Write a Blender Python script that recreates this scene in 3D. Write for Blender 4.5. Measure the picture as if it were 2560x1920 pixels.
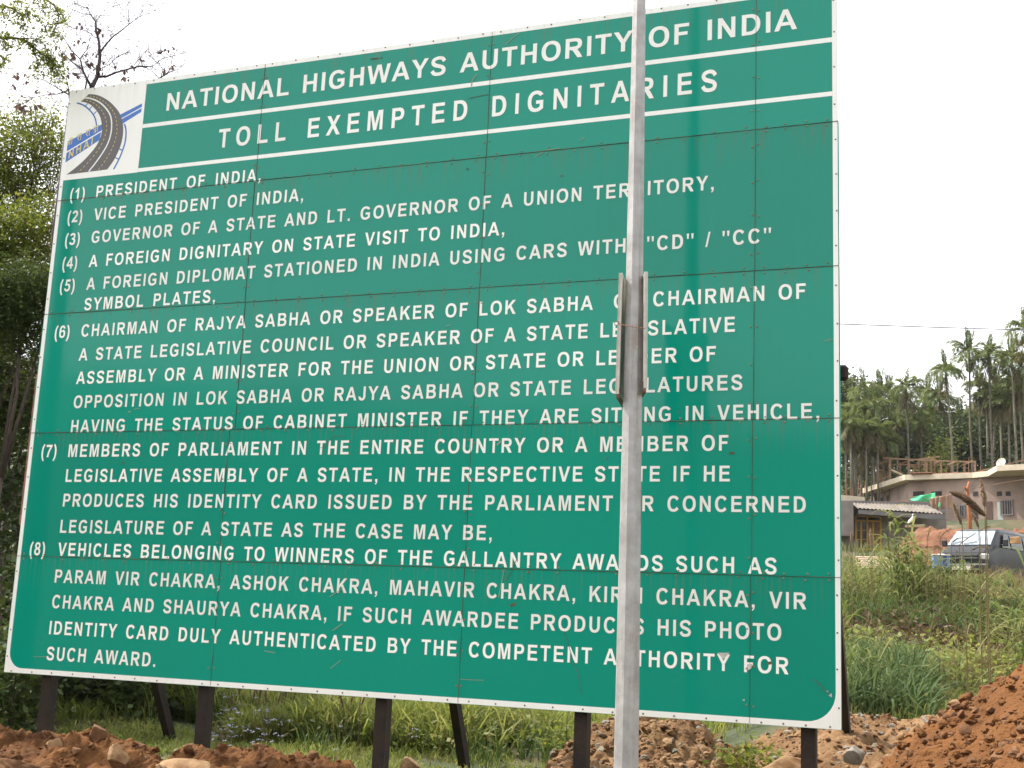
import bpy, bmesh, math, random
import numpy as np
from mathutils import Vector, Matrix, geometry

for o in list(bpy.data.objects):
    bpy.data.objects.remove(o, do_unlink=True)
SC = bpy.context.scene
COL = SC.collection
rad = math.radians

# ------------------------------------------------------------------ camera
# The big sign stands in the plane y = 0, x to the right along it, z up, its
# lower left corner is the origin. Everything is in metres.
CAM = np.array([9.2767, -10.0549, 0.7045])
RIGHT = np.array([0.93084919, 0.36299969, 0.04184504])
DOWN = np.array([-0.02895611, 0.1874363, -0.98184987])
FWD = np.array([-0.36425448, 0.91274249, 0.18498599])
FPX = 3147.0                               # focal length in px of a 2560 px wide picture
cam = bpy.data.cameras.new('camera')
cam.sensor_width = 36.0
cam.lens = 36.0 * FPX / 2560.0
cam.clip_start = 0.1
cam.clip_end = 3000.0
camo = bpy.data.objects.new('camera', cam)
COL.objects.link(camo)
camo.matrix_world = Matrix(((RIGHT[0], -DOWN[0], -FWD[0], CAM[0]),
                            (RIGHT[1], -DOWN[1], -FWD[1], CAM[1]),
                            (RIGHT[2], -DOWN[2], -FWD[2], CAM[2]),
                            (0, 0, 0, 1)))
SC.camera = camo

# ------------------------------------------------------------------ light
SUN_EL, SUN_PHI = rad(54), rad(-3)          # high sun on the left, almost in the plane of the sign
SUNV = Vector((-math.cos(SUN_PHI) * math.cos(SUN_EL), -math.sin(SUN_PHI) * math.cos(SUN_EL), math.sin(SUN_EL)))
sl = bpy.data.lights.new('sun', 'SUN')
sl.energy = 2.75
sl.angle = rad(0.9)
sl.color = (1.0, 0.93, 0.82)
so = bpy.data.objects.new('sun', sl)
COL.objects.link(so)
so.rotation_euler = (-SUNV).to_track_quat('-Z', 'Y').to_euler()

W = bpy.data.worlds.new('World')
SC.world = W
W.use_nodes = True
wn, wl = W.node_tree.nodes, W.node_tree.links
wn.clear()
wo = wn.new('ShaderNodeOutputWorld')
bg = wn.new('ShaderNodeBackground')
sky = wn.new('ShaderNodeTexSky')
sky.sky_type = 'NISHITA'
sky.sun_disc = False
sky.sun_elevation = SUN_EL
sky.sun_rotation = math.atan2(SUNV.x, SUNV.y)
sky.air_density = 1.0
sky.dust_density = 6.0
sky.ozone_density = 1.0
hs = wn.new('ShaderNodeHueSaturation')
hs.inputs['Saturation'].default_value = 0.22
wl.new(sky.outputs[0], hs.inputs['Color'])
hz = wn.new('ShaderNodeMix')                # milky haze over the clear sky
hz.data_type = 'RGBA'
hz.inputs['Factor'].default_value = 0.72
hz.inputs['B'].default_value = (4.75, 4.8, 4.95, 1)
wl.new(hs.outputs[0], hz.inputs['A'])
wl.new(hz.outputs['Result'], bg.inputs[0])
bg.inputs[1].default_value = 0.15
wl.new(bg.outputs[0], wo.inputs[0])

SC.view_settings.view_transform = 'Standard'
SC.view_settings.look = 'None'
SC.view_settings.gamma = 1.0
SC.view_settings.exposure = 1.52
SC.view_settings.use_curve_mapping = False
SC.cycles.max_bounces = 6
SC.cycles.diffuse_bounces = 3
SC.cycles.transparent_max_bounces = 6

# ------------------------------------------------------------------ helpers
def ray(u, v):
    return FWD + RIGHT * ((u - 1280) / FPX) + DOWN * ((v - 960) / FPX)

def at(u, v, D):
    """the point seen at (u, v) of the 2560 px photograph, D metres away on the plan"""
    d = ray(u, v)
    return CAM + d * (D / math.hypot(d[0], d[1]))

def aty(u, v, y):
    d = ray(u, v)
    return CAM + d * ((y - CAM[1]) / d[1])

def tag(o, label=None, cat=None, group=None, kind=None):
    if label: o['label'] = label
    if cat: o['category'] = cat
    if group: o['group'] = group
    if kind: o['kind'] = kind
    return o

def empty(name, loc=(0, 0, 0), rz=0.0):
    o = bpy.data.objects.new(name, None)
    o.empty_display_size = 0.2
    COL.objects.link(o)
    o.location = loc
    o.rotation_euler = (0, 0, rz)
    return o

def link(name, me, mats, parent=None, smooth=False):
    o = bpy.data.objects.new(name, me)
    COL.objects.link(o)
    for m in (mats if isinstance(mats, (list, tuple)) else [mats]):
        me.materials.append(m)
    if parent is not None:
        o.parent = parent
    if smooth:
        me.polygons.foreach_set('use_smooth', [True] * len(me.polygons))
    return o

class MB:
    """collects geometry and links it as ONE mesh object"""
    def __init__(self):
        self.v, self.f, self.m = [], [], []
        self.mi = 0
    def add(self, vs, fs):
        n = len(self.v)
        self.v += [tuple(p) for p in vs]
        for f in fs:
            self.f.append([n + i for i in f])
            self.m.append(self.mi)
        return self
    def box(self, a, b, M=None):
        (x0, y0, z0), (x1, y1, z1) = a, b
        vs = [Vector(p) for p in ((x0, y0, z0), (x1, y0, z0), (x1, y1, z0), (x0, y1, z0), (x0, y0, z1), (x1, y0, z1), (x1, y1, z1), (x0, y1, z1))]
        if M is not None: vs = [M @ p for p in vs]
        return self.add(vs, ((0, 3, 2, 1), (4, 5, 6, 7), (0, 1, 5, 4), (1, 2, 6, 5), (2, 3, 7, 6), (3, 0, 4, 7)))
    def bar(self, p, q, w, h=None, up=(0, 0, 1)):
        p, q = Vector(p), Vector(q)
        h = h or w
        d = (q - p).normalized()
        u = Vector(up)
        if abs(d.dot(u)) > 0.98: u = Vector((0, 1, 0))
        s = d.cross(u).normalized(); t = s.cross(d)
        vs = []
        for c in (p, q):
            for a, b in ((-1, -1), (1, -1), (1, 1), (-1, 1)):
                vs.append(c + s * (a * w / 2) + t * (b * h / 2))
        return self.add(vs, ((3, 2, 1, 0), (4, 5, 6, 7), (0, 1, 5, 4), (1, 2, 6, 5), (2, 3, 7, 6), (3, 0, 4, 7)))
    def tube(self, pts, rads, n=6, cap=True):
        pts = [Vector(p) for p in pts]
        if not hasattr(rads, '__len__'): rads = [rads] * len(pts)
        base = len(self.v)
        prev = None
        for i, p in enumerate(pts):
            d = (pts[min(i + 1, len(pts) - 1)] - pts[max(i - 1, 0)])
            if d.length < 1e-9: d = Vector((0, 0, 1))
            d.normalize()
            if prev is None:
                s = d.cross(Vector((0.13, 0.31, 0.94)))
                if s.length < 1e-3: s = d.cross(Vector((1, 0, 0)))
            else:
                s = prev - d * prev.dot(d)
            s.normalize(); prev = s
            t = d.cross(s)
            for k in range(n):
                a = 2 * math.pi * k / n
                self.v.append(tuple(p + (s * math.cos(a) + t * math.sin(a)) * rads[i]))
        for i in range(len(pts) - 1):
            for k in range(n):
                k2 = (k + 1) % n
                self.f.append([base + i * n + k, base + i * n + k2, base + (i + 1) * n + k2, base + (i + 1) * n + k]); self.m.append(self.mi)
        if cap:
            self.f.append([base + k for k in range(n)][::-1]); self.m.append(self.mi)
            self.f.append([base + (len(pts) - 1) * n + k for k in range(n)]); self.m.append(self.mi)
        return self
    def mesh(self, name):
        me = bpy.data.meshes.new(name)
        me.from_pydata(self.v, [], self.f)
        me.polygons.foreach_set('material_index', self.m)
        me.update()
        return me
    def build(self, name, mats, parent=None, smooth=False, bevel=0.0):
        me = self.mesh(name)
        if bevel:
            bm = bmesh.new(); bm.from_mesh(me)
            bmesh.ops.bevel(bm, geom=list(bm.edges), offset=bevel, segments=1, affect='EDGES', clamp_overlap=True)
            bm.to_mesh(me); bm.free()
        return link(name, me, mats, parent, smooth)

def quads_mesh(name, V, mats, parent=None, midx=None, smooth=False):
    """V: (N,4,3) array of quads -> one mesh"""
    V = np.asarray(V, dtype=np.float32)
    n = len(V)
    me = bpy.data.meshes.new(name)
    me.vertices.add(n * 4)
    me.vertices.foreach_set('co', V.reshape(-1))
    me.loops.add(n * 4)
    me.loops.foreach_set('vertex_index', np.arange(n * 4, dtype=np.int32))
    me.polygons.add(n)
    me.polygons.foreach_set('loop_start', np.arange(0, n * 4, 4, dtype=np.int32))
    me.polygons.foreach_set('loop_total', np.full(n, 4, dtype=np.int32))
    if midx is not None:
        me.polygons.foreach_set('material_index', np.asarray(midx, dtype=np.int32))
    me.update(calc_edges=True)
    me.validate()
    return link(name, me, mats, parent, smooth)

def grid_mesh(name, X, Y, Z, mats, parent=None, wrap=False):
    r, c = X.shape
    me = bpy.data.meshes.new(name)
    co = np.stack([X, Y, Z], -1).astype(np.float32).reshape(-1)
    me.vertices.add(r * c)
    me.vertices.foreach_set('co', co)
    idx = np.arange(r * c, dtype=np.int32).reshape(r, c)
    a, b, d, e = idx[:-1, :-1], idx[:-1, 1:], idx[1:, 1:], idx[1:, :-1]
    q = np.stack([a, b, d, e], -1).reshape(-1)
    n = len(q) // 4
    me.loops.add(n * 4); me.loops.foreach_set('vertex_index', q)
    me.polygons.add(n)
    me.polygons.foreach_set('loop_start', np.arange(0, n * 4, 4, dtype=np.int32))
    me.polygons.foreach_set('loop_total', np.full(n, 4, dtype=np.int32))
    me.update(calc_edges=True)
    return link(name, me, mats, parent, True)

def _hash(ix, iy, s):
    h = (ix.astype(np.int64) * 374761393 + iy.astype(np.int64) * 668265263 + s * 2147483647) & 0x7fffffff
    h = ((h ^ (h >> 13)) * 1274126177) & 0x7fffffff
    return ((h ^ (h >> 16)) & 0xffff) / 65535.0

def vnoise(x, y, s=0):
    x, y = np.asarray(x, float), np.asarray(y, float)
    ix, iy = np.floor(x), np.floor(y)
    fx, fy = x - ix, y - iy
    fx = fx * fx * (3 - 2 * fx); fy = fy * fy * (3 - 2 * fy)
    a, b = _hash(ix, iy, s), _hash(ix + 1, iy, s)
    c, d = _hash(ix, iy + 1, s), _hash(ix + 1, iy + 1, s)
    return (a + (b - a) * fx) * (1 - fy) + (c + (d - c) * fx) * fy

def fbm(x, y, s=0, o=4):
    t, a, n = 0, 0.5, 0
    for k in range(o):
        t = t + a * vnoise(x * 2 ** k + 17.3 * k, y * 2 ** k - 9.1 * k, s + k); n += a; a *= 0.5
    return t / n                                      # 0..1

def sstep(a, b, x):
    t = np.clip((np.asarray(x, float) - a) / (b - a), 0, 1)
    return t * t * (3 - 2 * t)

# ------------------------------------------------------------------ materials
def mat(name, col, rough=0.7, metal=0.0, spec=0.5, var=0.0, vscale=3.0, col2=None, bump=0.0, bscale=20.0, rnd=0.0, coords='Object', detail=5.0, lo=0.35, hi=0.65):
    m = bpy.data.materials.new(name)
    m.use_nodes = True
    n, l = m.node_tree.nodes, m.node_tree.links
    p = n['Principled BSDF']
    p.inputs['Roughness'].default_value = rough
    p.inputs['Metallic'].default_value = metal
    p.inputs['Specular IOR Level'].default_value = spec
    p.inputs['Base Color'].default_value = (*col, 1)
    tc = n.new('ShaderNodeTexCoord')
    out = None
    if col2 is not None or var:
        c2 = col2 or tuple(c * (1 - var) for c in col)
        no = n.new('ShaderNodeTexNoise')
        no.inputs['Scale'].default_value = vscale; no.inputs['Detail'].default_value = detail
        no.inputs['Roughness'].default_value = 0.6
        l.new(tc.outputs[coords], no.inputs['Vector'])
        mr = n.new('ShaderNodeMapRange')
        mr.inputs['From Min'].default_value = lo; mr.inputs['From Max'].default_value = hi
        l.new(no.outputs['Fac'], mr.inputs['Value'])
        mx = n.new('ShaderNodeMix'); mx.data_type = 'RGBA'
        mx.inputs['A'].default_value = (*col, 1); mx.inputs['B'].default_value = (*c2, 1)
        l.new(mr.outputs[0], mx.inputs['Factor'])
        out = mx.outputs['Result']
    if rnd:
        oi = n.new('ShaderNodeObjectInfo')
        hv = n.new('ShaderNodeHueSaturation')
        mr2 = n.new('ShaderNodeMapRange')
        mr2.inputs['To Min'].default_value = 1 - rnd; mr2.inputs['To Max'].default_value = 1 + rnd
        l.new(oi.outputs['Random'], mr2.inputs['Value'])
        l.new(mr2.outputs[0], hv.inputs['Value'])
        if out is not None: l.new(out, hv.inputs['Color'])
        else: hv.inputs['Color'].default_value = (*col, 1)
        out = hv.outputs[0]
    if out is not None: l.new(out, p.inputs['Base Color'])
    if bump:
        nb = n.new('ShaderNodeTexNoise')
        nb.inputs['Scale'].default_value = bscale; nb.inputs['Detail'].default_value = 6
        l.new(tc.outputs[coords], nb.inputs['Vector'])
        bp = n.new('ShaderNodeBump')
        bp.inputs['Strength'].default_value = bump; bp.inputs['Distance'].default_value = 0.03
        l.new(nb.outputs['Fac'], bp.inputs['Height'])
        l.new(bp.outputs[0], p.inputs['Normal'])
    return m

def leafmat(name, col, col2, trans=0.35, rough=0.5, vscale=1.5, hue=0.03):
    """leaf: reflects and lets light through; every leaf differs a little"""
    m = bpy.data.materials.new(name)
    m.use_nodes = True
    n, l = m.node_tree.nodes, m.node_tree.links
    p = n['Principled BSDF']; o = n['Material Output']
    p.inputs['Roughness'].default_value = rough
    p.inputs['Specular IOR Level'].default_value = 0.16
    tc = n.new('ShaderNodeTexCoord'); ge = n.new('ShaderNodeNewGeometry')
    no = n.new('ShaderNodeTexNoise'); no.inputs['Scale'].default_value = vscale; no.inputs['Detail'].default_value = 3
    l.new(tc.outputs['Object'], no.inputs['Vector'])
    ad = n.new('ShaderNodeMath'); ad.operation = 'ADD'
    l.new(no.outputs['Fac'], ad.inputs[0])
    mrr = n.new('ShaderNodeMapRange'); mrr.inputs['To Min'].default_value = -0.3; mrr.inputs['To Max'].default_value = 0.3
    l.new(ge.outputs['Random Per Island'], mrr.inputs['Value'])
    l.new(mrr.outputs[0], ad.inputs[1])
    mr = n.new('ShaderNodeMapRange'); mr.inputs['From Min'].default_value = 0.25; mr.inputs['From Max'].default_value = 0.75
    l.new(ad.outputs[0], mr.inputs['Value'])
    mx = n.new('ShaderNodeMix'); mx.data_type = 'RGBA'
    mx.inputs['A'].default_value = (*col, 1); mx.inputs['B'].default_value = (*col2, 1)
    l.new(mr.outputs[0], mx.inputs['Factor'])
    l.new(mx.outputs['Result'], p.inputs['Base Color'])
    tr = n.new('ShaderNodeBsdfTranslucent')
    hv = n.new('ShaderNodeHueSaturation'); hv.inputs['Value'].default_value = 1.5; hv.inputs['Hue'].default_value = 0.5 - hue
    l.new(mx.outputs['Result'], hv.inputs['Color']); l.new(hv.outputs[0], tr.inputs['Color'])
    ms = n.new('ShaderNodeMixShader'); ms.inputs[0].default_value = trans
    l.new(p.outputs[0], ms.inputs[1]); l.new(tr.outputs[0], ms.inputs[2])
    l.new(ms.outputs[0], o.inputs['Surface'])
    return m

def sheeting(name, col, dirt, rough=0.16, dirtamt=0.35, streak=0.25):
    """retroreflective sign sheeting: glossy, slightly wavy, with rain streaks and grime"""
    m = bpy.data.materials.new(name)
    m.use_nodes = True
    n, l = m.node_tree.nodes, m.node_tree.links
    p = n['Principled BSDF']
    p.inputs['Roughness'].default_value = rough
    p.inputs['Specular IOR Level'].default_value = 0.29
    ge = n.new('ShaderNodeNewGeometry')
    mp = n.new('ShaderNodeMapping'); mp.inputs['Scale'].default_value = (9, 1, 0.55)
    l.new(ge.outputs['Position'], mp.inputs['Vector'])
    st = n.new('ShaderNodeTexNoise'); st.inputs['Scale'].default_value = 1.6; st.inputs['Detail'].default_value = 6; st.inputs['Roughness'].default_value = 0.65
    l.new(mp.outputs[0], st.inputs['Vector'])
    bl = n.new('ShaderNodeTexNoise'); bl.inputs['Scale'].default_value = 0.9; bl.inputs['Detail'].default_value = 4
    l.new(ge.outputs['Position'], bl.inputs['Vector'])
    mu = n.new('ShaderNodeMath'); mu.operation = 'MULTIPLY'
    l.new(st.outputs['Fac'], mu.inputs[0]); l.new(bl.outputs['Fac'], mu.inputs[1])
    mr = n.new('ShaderNodeMapRange'); mr.inputs['From Min'].default_value = 0.2; mr.inputs['From Max'].default_value = 0.42; mr.inputs['To Max'].default_value = dirtamt
    l.new(mu.outputs[0], mr.inputs['Value'])
    mx = n.new('ShaderNodeMix'); mx.data_type = 'RGBA'
    mx.inputs['A'].default_value = (*col, 1); mx.inputs['B'].default_value = (*dirt, 1)
    l.new(mr.outputs[0], mx.inputs['Factor'])
    sp = n.new('ShaderNodeTexNoise'); sp.inputs['Scale'].default_value = 14; sp.inputs['Detail'].default_value = 2
    l.new(ge.outputs['Position'], sp.inputs['Vector'])
    mr3 = n.new('ShaderNodeMapRange'); mr3.inputs['From Min'].default_value = 0.76; mr3.inputs['From Max'].default_value = 0.80; mr3.inputs['To Max'].default_value = 0.5
    l.new(sp.outputs['Fac'], mr3.inputs['Value'])
    mx2 = n.new('ShaderNodeMix'); mx2.data_type = 'RGBA'
    mx2.inputs['B'].default_value = (0.06, 0.13, 0.09, 1)
    l.new(mx.outputs['Result'], mx2.inputs['A']); l.new(mr3.outputs[0], mx2.inputs['Factor'])
    # rusty rain streaks running down from the panel joints
    sx = n.new('ShaderNodeSeparateXYZ'); l.new(ge.outputs['Position'], sx.inputs[0])
    fz = n.new('ShaderNodeMath'); fz.operation = 'MULTIPLY_ADD'; fz.inputs[1].default_value = 1 / 1.2435; fz.inputs[2].default_value = 0.083
    l.new(sx.outputs['Z'], fz.inputs[0])
    fr = n.new('ShaderNodeMath'); fr.operation = 'FRACT'; l.new(fz.outputs[0], fr.inputs[0])
    mk = n.new('ShaderNodeMapRange'); mk.inputs['From Min'].default_value = 0.72; mk.inputs['From Max'].default_value = 1.0
    l.new(fr.outputs[0], mk.inputs['Value'])
    mp4 = n.new('ShaderNodeMapping'); mp4.inputs['Scale'].default_value = (26, 1, 0.7)
    l.new(ge.outputs['Position'], mp4.inputs['Vector'])
    s4 = n.new('ShaderNodeTexNoise'); s4.inputs['Scale'].default_value = 1.3; s4.inputs['Detail'].default_value = 4
    l.new(mp4.outputs[0], s4.inputs['Vector'])
    m4 = n.new('ShaderNodeMapRange'); m4.inputs['From Min'].default_value = 0.50; m4.inputs['From Max'].default_value = 0.72; m4.inputs['To Max'].default_value = streak
    l.new(s4.outputs['Fac'], m4.inputs['Value'])
    mm = n.new('ShaderNodeMath'); mm.operation = 'MULTIPLY'
    l.new(m4.outputs[0], mm.inputs[0]); l.new(mk.outputs[0], mm.inputs[1])
    mx5 = n.new('ShaderNodeMix'); mx5.data_type = 'RGBA'
    mx5.inputs['B'].default_value = (0.13, 0.14, 0.075, 1)
    l.new(mx2.outputs['Result'], mx5.inputs['A']); l.new(mm.outputs[0], mx5.inputs['Factor'])
    mx2 = mx5
    oi = n.new('ShaderNodeObjectInfo')
    hv = n.new('ShaderNodeHueSaturation')
    mr2 = n.new('ShaderNodeMapRange'); mr2.inputs['To Min'].default_value = 0.92; mr2.inputs['To Max'].default_value = 1.06
    l.new(oi.outputs['Random'], mr2.inputs['Value']); l.new(mr2.outputs[0], hv.inputs['Value'])
    l.new(mx2.outputs['Result'], hv.inputs['Color'])
    l.new(hv.outputs[0], p.inputs['Base Color'])
    b1 = n.new('ShaderNodeTexNoise'); b1.inputs['Scale'].default_value = 1.7; b1.inputs['Detail'].default_value = 2
    l.new(ge.outputs['Position'], b1.inputs['Vector'])
    bp = n.new('ShaderNodeBump'); bp.inputs['Strength'].default_value = 0.17; bp.inputs['Distance'].default_value = 0.012
    l.new(b1.outputs['Fac'], bp.inputs['Height'])
    l.new(bp.outputs[0], p.inputs['Normal'])
    return m

GREEN = sheeting('green_sheeting', (0.0010, 0.268, 0.190), (0.004, 0.25, 0.175), 0.10, 0.45, 0.6)
WHITE = sheeting('white_sheeting', (0.87, 0.87, 0.83), (0.70, 0.66, 0.56), 0.22, 0.30, 0.12)
LETTER = sheeting('letter_sheeting', (0.89, 0.89, 0.845), (0.76, 0.72, 0.62), 0.24, 0.35, 0.30)
BLUE = sheeting('blue_sheeting', (0.06, 0.17, 0.52), (0.1, 0.2, 0.45), 0.22, 0.2)
ROADGREY = sheeting('grey_sheeting', (0.13, 0.12, 0.12), (0.16, 0.14, 0.13), 0.25, 0.3)
YELLOW = sheeting('yellow_sheeting', (0.74, 0.60, 0.16), (0.6, 0.5, 0.2), 0.25, 0.3)
RUST = mat('rusty_steel', (0.036, 0.023, 0.016), 0.7, 0.0, spec=.25, col2=(0.018, 0.014, 0.012), vscale=5, bump=0.2, bscale=40)
RUSTRED = mat('red_oxide_steel', (0.16, 0.055, 0.035), 0.75, 0.0, col2=(0.30, 0.15, 0.09), vscale=12, bump=0.2, bscale=60)
JOINT = mat('joint_dirt', (0.045, 0.040, 0.022), 0.9, col2=(0.19, 0.14, 0.065), vscale=2.6, lo=0.45, hi=0.7)
RIVET = mat('rivet_metal', (0.26, 0.26, 0.16), 0.45, 0.2, col2=(0.26, 0.14, 0.06), vscale=6)
RIVETDARK = mat('rivet_rusty', (0.14, 0.09, 0.07), 0.6, 0.2, col2=(0.22, 0.14, 0.10), vscale=9)
GALV = mat('galvanised_steel', (0.47, 0.465, 0.46), 0.50, 0.2, col2=(0.34, 0.32, 0.315), vscale=7, bump=0.08, bscale=50, detail=8)
def galvanised():
    m = mat('galvanised_steel', (0.47, 0.465, 0.46), 0.50, 0.2, col2=(0.33, 0.315, 0.31), vscale=7, bump=0.10, bscale=40, detail=8)
    n, l = m.node_tree.nodes, m.node_tree.links
    p = n['Principled BSDF']; src = p.inputs['Base Color'].links[0].from_socket
    ge = n.new('ShaderNodeNewGeometry')
    def lay(src, scale3, sc, lo, hi, amt, col):
        mp = n.new('ShaderNodeMapping'); mp.inputs['Scale'].default_value = scale3
        l.new(ge.outputs['Position'], mp.inputs['Vector'])
        no = n.new('ShaderNodeTexNoise'); no.inputs['Scale'].default_value = sc; no.inputs['Detail'].default_value = 6; no.inputs['Roughness'].default_value = .65
        l.new(mp.outputs[0], no.inputs['Vector'])
        mr = n.new('ShaderNodeMapRange'); mr.inputs['From Min'].default_value = lo; mr.inputs['From Max'].default_value = hi; mr.inputs['To Max'].default_value = amt
        l.new(no.outputs['Fac'], mr.inputs['Value'])
        mx = n.new('ShaderNodeMix'); mx.data_type = 'RGBA'; mx.inputs['B'].default_value = (*col, 1)
        l.new(src, mx.inputs['A']); l.new(mr.outputs[0], mx.inputs['Factor'])
        return mx.outputs['Result']
    s = lay(src, (14, 14, .9), 1.6, .52, .70, .55, (0.24, 0.20, 0.17))          # grey brown run marks
    s = lay(s, (6, 6, 2.2), 1.1, .58, .72, .7, (0.27, 0.17, 0.105))             # patches of rust bloom
    s = lay(s, (1, 1, 1), 38, .60, .70, .4, (0.62, 0.62, 0.62))                  # bright zinc spangle
    l.new(s, p.inputs['Base Color'])
    return m
GALV = galvanised()
ALU = mat('white_aluminium', (0.60, 0.58, 0.53), 0.4, 0.0, col2=(0.45, 0.40, 0.34), vscale=9)

# ------------------------------------------------------------------ terrain
def prof(D, xs, zs):
    return np.interp(D, xs, zs)

def hgt(x, y):
    x, y = np.asarray(x, float), np.asarray(y, float)
    dx, dy = x - CAM[0], y - CAM[1]
    D = np.hypot(dx, dy)
    az = np.degrees(np.arctan2(dx, dy))                  # 0 = along +y, negative = left
    right = prof(D, [0, 5, 9, 12, 14, 17, 22, 27, 32, 34, 40, 55, 62, 70, 78, 84, 96, 110, 130, 200, 700],
                 [-1.0, -.95, -.8, -.55, -.35, -.1, .6, 1.25, 1.75, 1.8, 2.05, 3.4, 4.4, 4.7, 5.6, 7.6, 8.9, 12.7, 17, 22, 40])
    mid = prof(D, [0, 8, 12, 20, 26, 40, 80, 150, 400, 700], [-1.0, -.9, -.80, -.70, -.35, .8, 4, 10, 26, 34])
    left = prof(D, [0, 8, 12, 15, 18, 21, 26, 34, 50, 100, 400, 700], [-1.0, -.92, -.84, -.82, -.5, 1.0, 3.8, 6.8, 9, 12, 26, 34])
    back = prof(D, [0, 12, 30, 60, 100, 160, 400, 700], [-1.0, -1.0, -.6, 6, 20, 30, 34, 36])
    a = sstep(-36.5, -30.5, az)
    z = left * (1 - a) + mid * a
    b = sstep(-14, -8.5, az)
    z = z * (1 - b) + right * b
    c = np.maximum(sstep(25, 80, az), 1 - sstep(-110, -70, az))
    z = z * (1 - c) + back * c
    amp = np.clip((D - 3) / 20, 0.1, 1.0)
    z = z + (fbm(x * .8, y * .8, 3, 4) - .5) * .30 * amp + (fbm(x * .12, y * .12, 9, 3) - .5) * np.clip((D - 30) / 60, 0, 1) * 2.0
    m = sstep(-29, -26.5, y) * (1 - sstep(-6.4, -5.4, y))          # bed of the added road
    z = z * (1 - m) - 1.15 * m
    return z

azs = np.radians(np.concatenate([np.arange(-180, -60, 4.0), np.arange(-60, -46, 1.0), np.arange(-46, 6, 0.22), np.arange(6, 24, 1.0), np.arange(24, 181, 4.0)]))
azs[-1] = math.pi
Ds = np.concatenate([[0.02], np.geomspace(1.0, 6.0, 12)[:-1], np.geomspace(6.0, 60.0, 210)[:-1], np.geomspace(60, 700, 80)])
AZ, DD = np.meshgrid(azs, Ds)
TX, TY = CAM[0] + DD * np.sin(AZ), CAM[1] + DD * np.cos(AZ)
GROUND = mat('ground_soil', (0.120, 0.080, 0.040), 0.95, col2=(0.034, 0.046, 0.015), vscale=0.55, bump=0.6, bscale=9, detail=8, lo=0.33, hi=0.55)
g = grid_mesh('ground', TX, TY, hgt(TX, TY), GROUND)
tag(g, kind='structure')

ASPH = mat('asphalt', (0.045, 0.044, 0.043), 0.9, col2=(0.032, 0.031, 0.031), vscale=30, bump=0.3, bscale=200)
PAINTW = mat('road_paint', (0.70, 0.70, 0.66), 0.7, col2=(0.5, 0.5, 0.46), vscale=6)
mb = MB(); mb.box((-70, -26, -1.25), (90, -6.6, -.90)); tag(mb.build('road', ASPH), kind='structure')  # unseen asphalt road, added to keep the bounce light on the sign neutral
mb = MB(); mb.box((-70, -7.15, -.8995), (90, -7.0, -.894)); tag(mb.build('added_road_edge_line', PAINTW), kind='structure')

SOIL = mat('red_soil', (0.145, 0.062, 0.020), 0.95, col2=(0.070, 0.028, 0.010), vscale=2.2, bump=0.9, bscale=28, detail=9, spec=0.2)
SOIL2 = mat('rubble_soil', (0.225, 0.135, 0.068), 0.95, col2=(0.115, 0.060, 0.027), vscale=3.5, bump=1.0, bscale=22, detail=9, spec=0.2)
ROCKM = mat('brown_rock', (0.165, 0.082, 0.037), 0.9, col2=(0.090, 0.039, 0.016), vscale=7, bump=0.5, bscale=14, spec=0.3)
ROCKB = mat('buff_rock', (0.29, 0.185, 0.098), 0.9, col2=(0.15, 0.075, 0.032), vscale=5, bump=0.5, bscale=14, spec=0.3)
ROCKG = mat('grey_rock', (0.24, 0.22, 0.185), 0.9, col2=(0.14, 0.125, 0.10), vscale=6, bump=0.5, bscale=14, spec=0.3)

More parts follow.
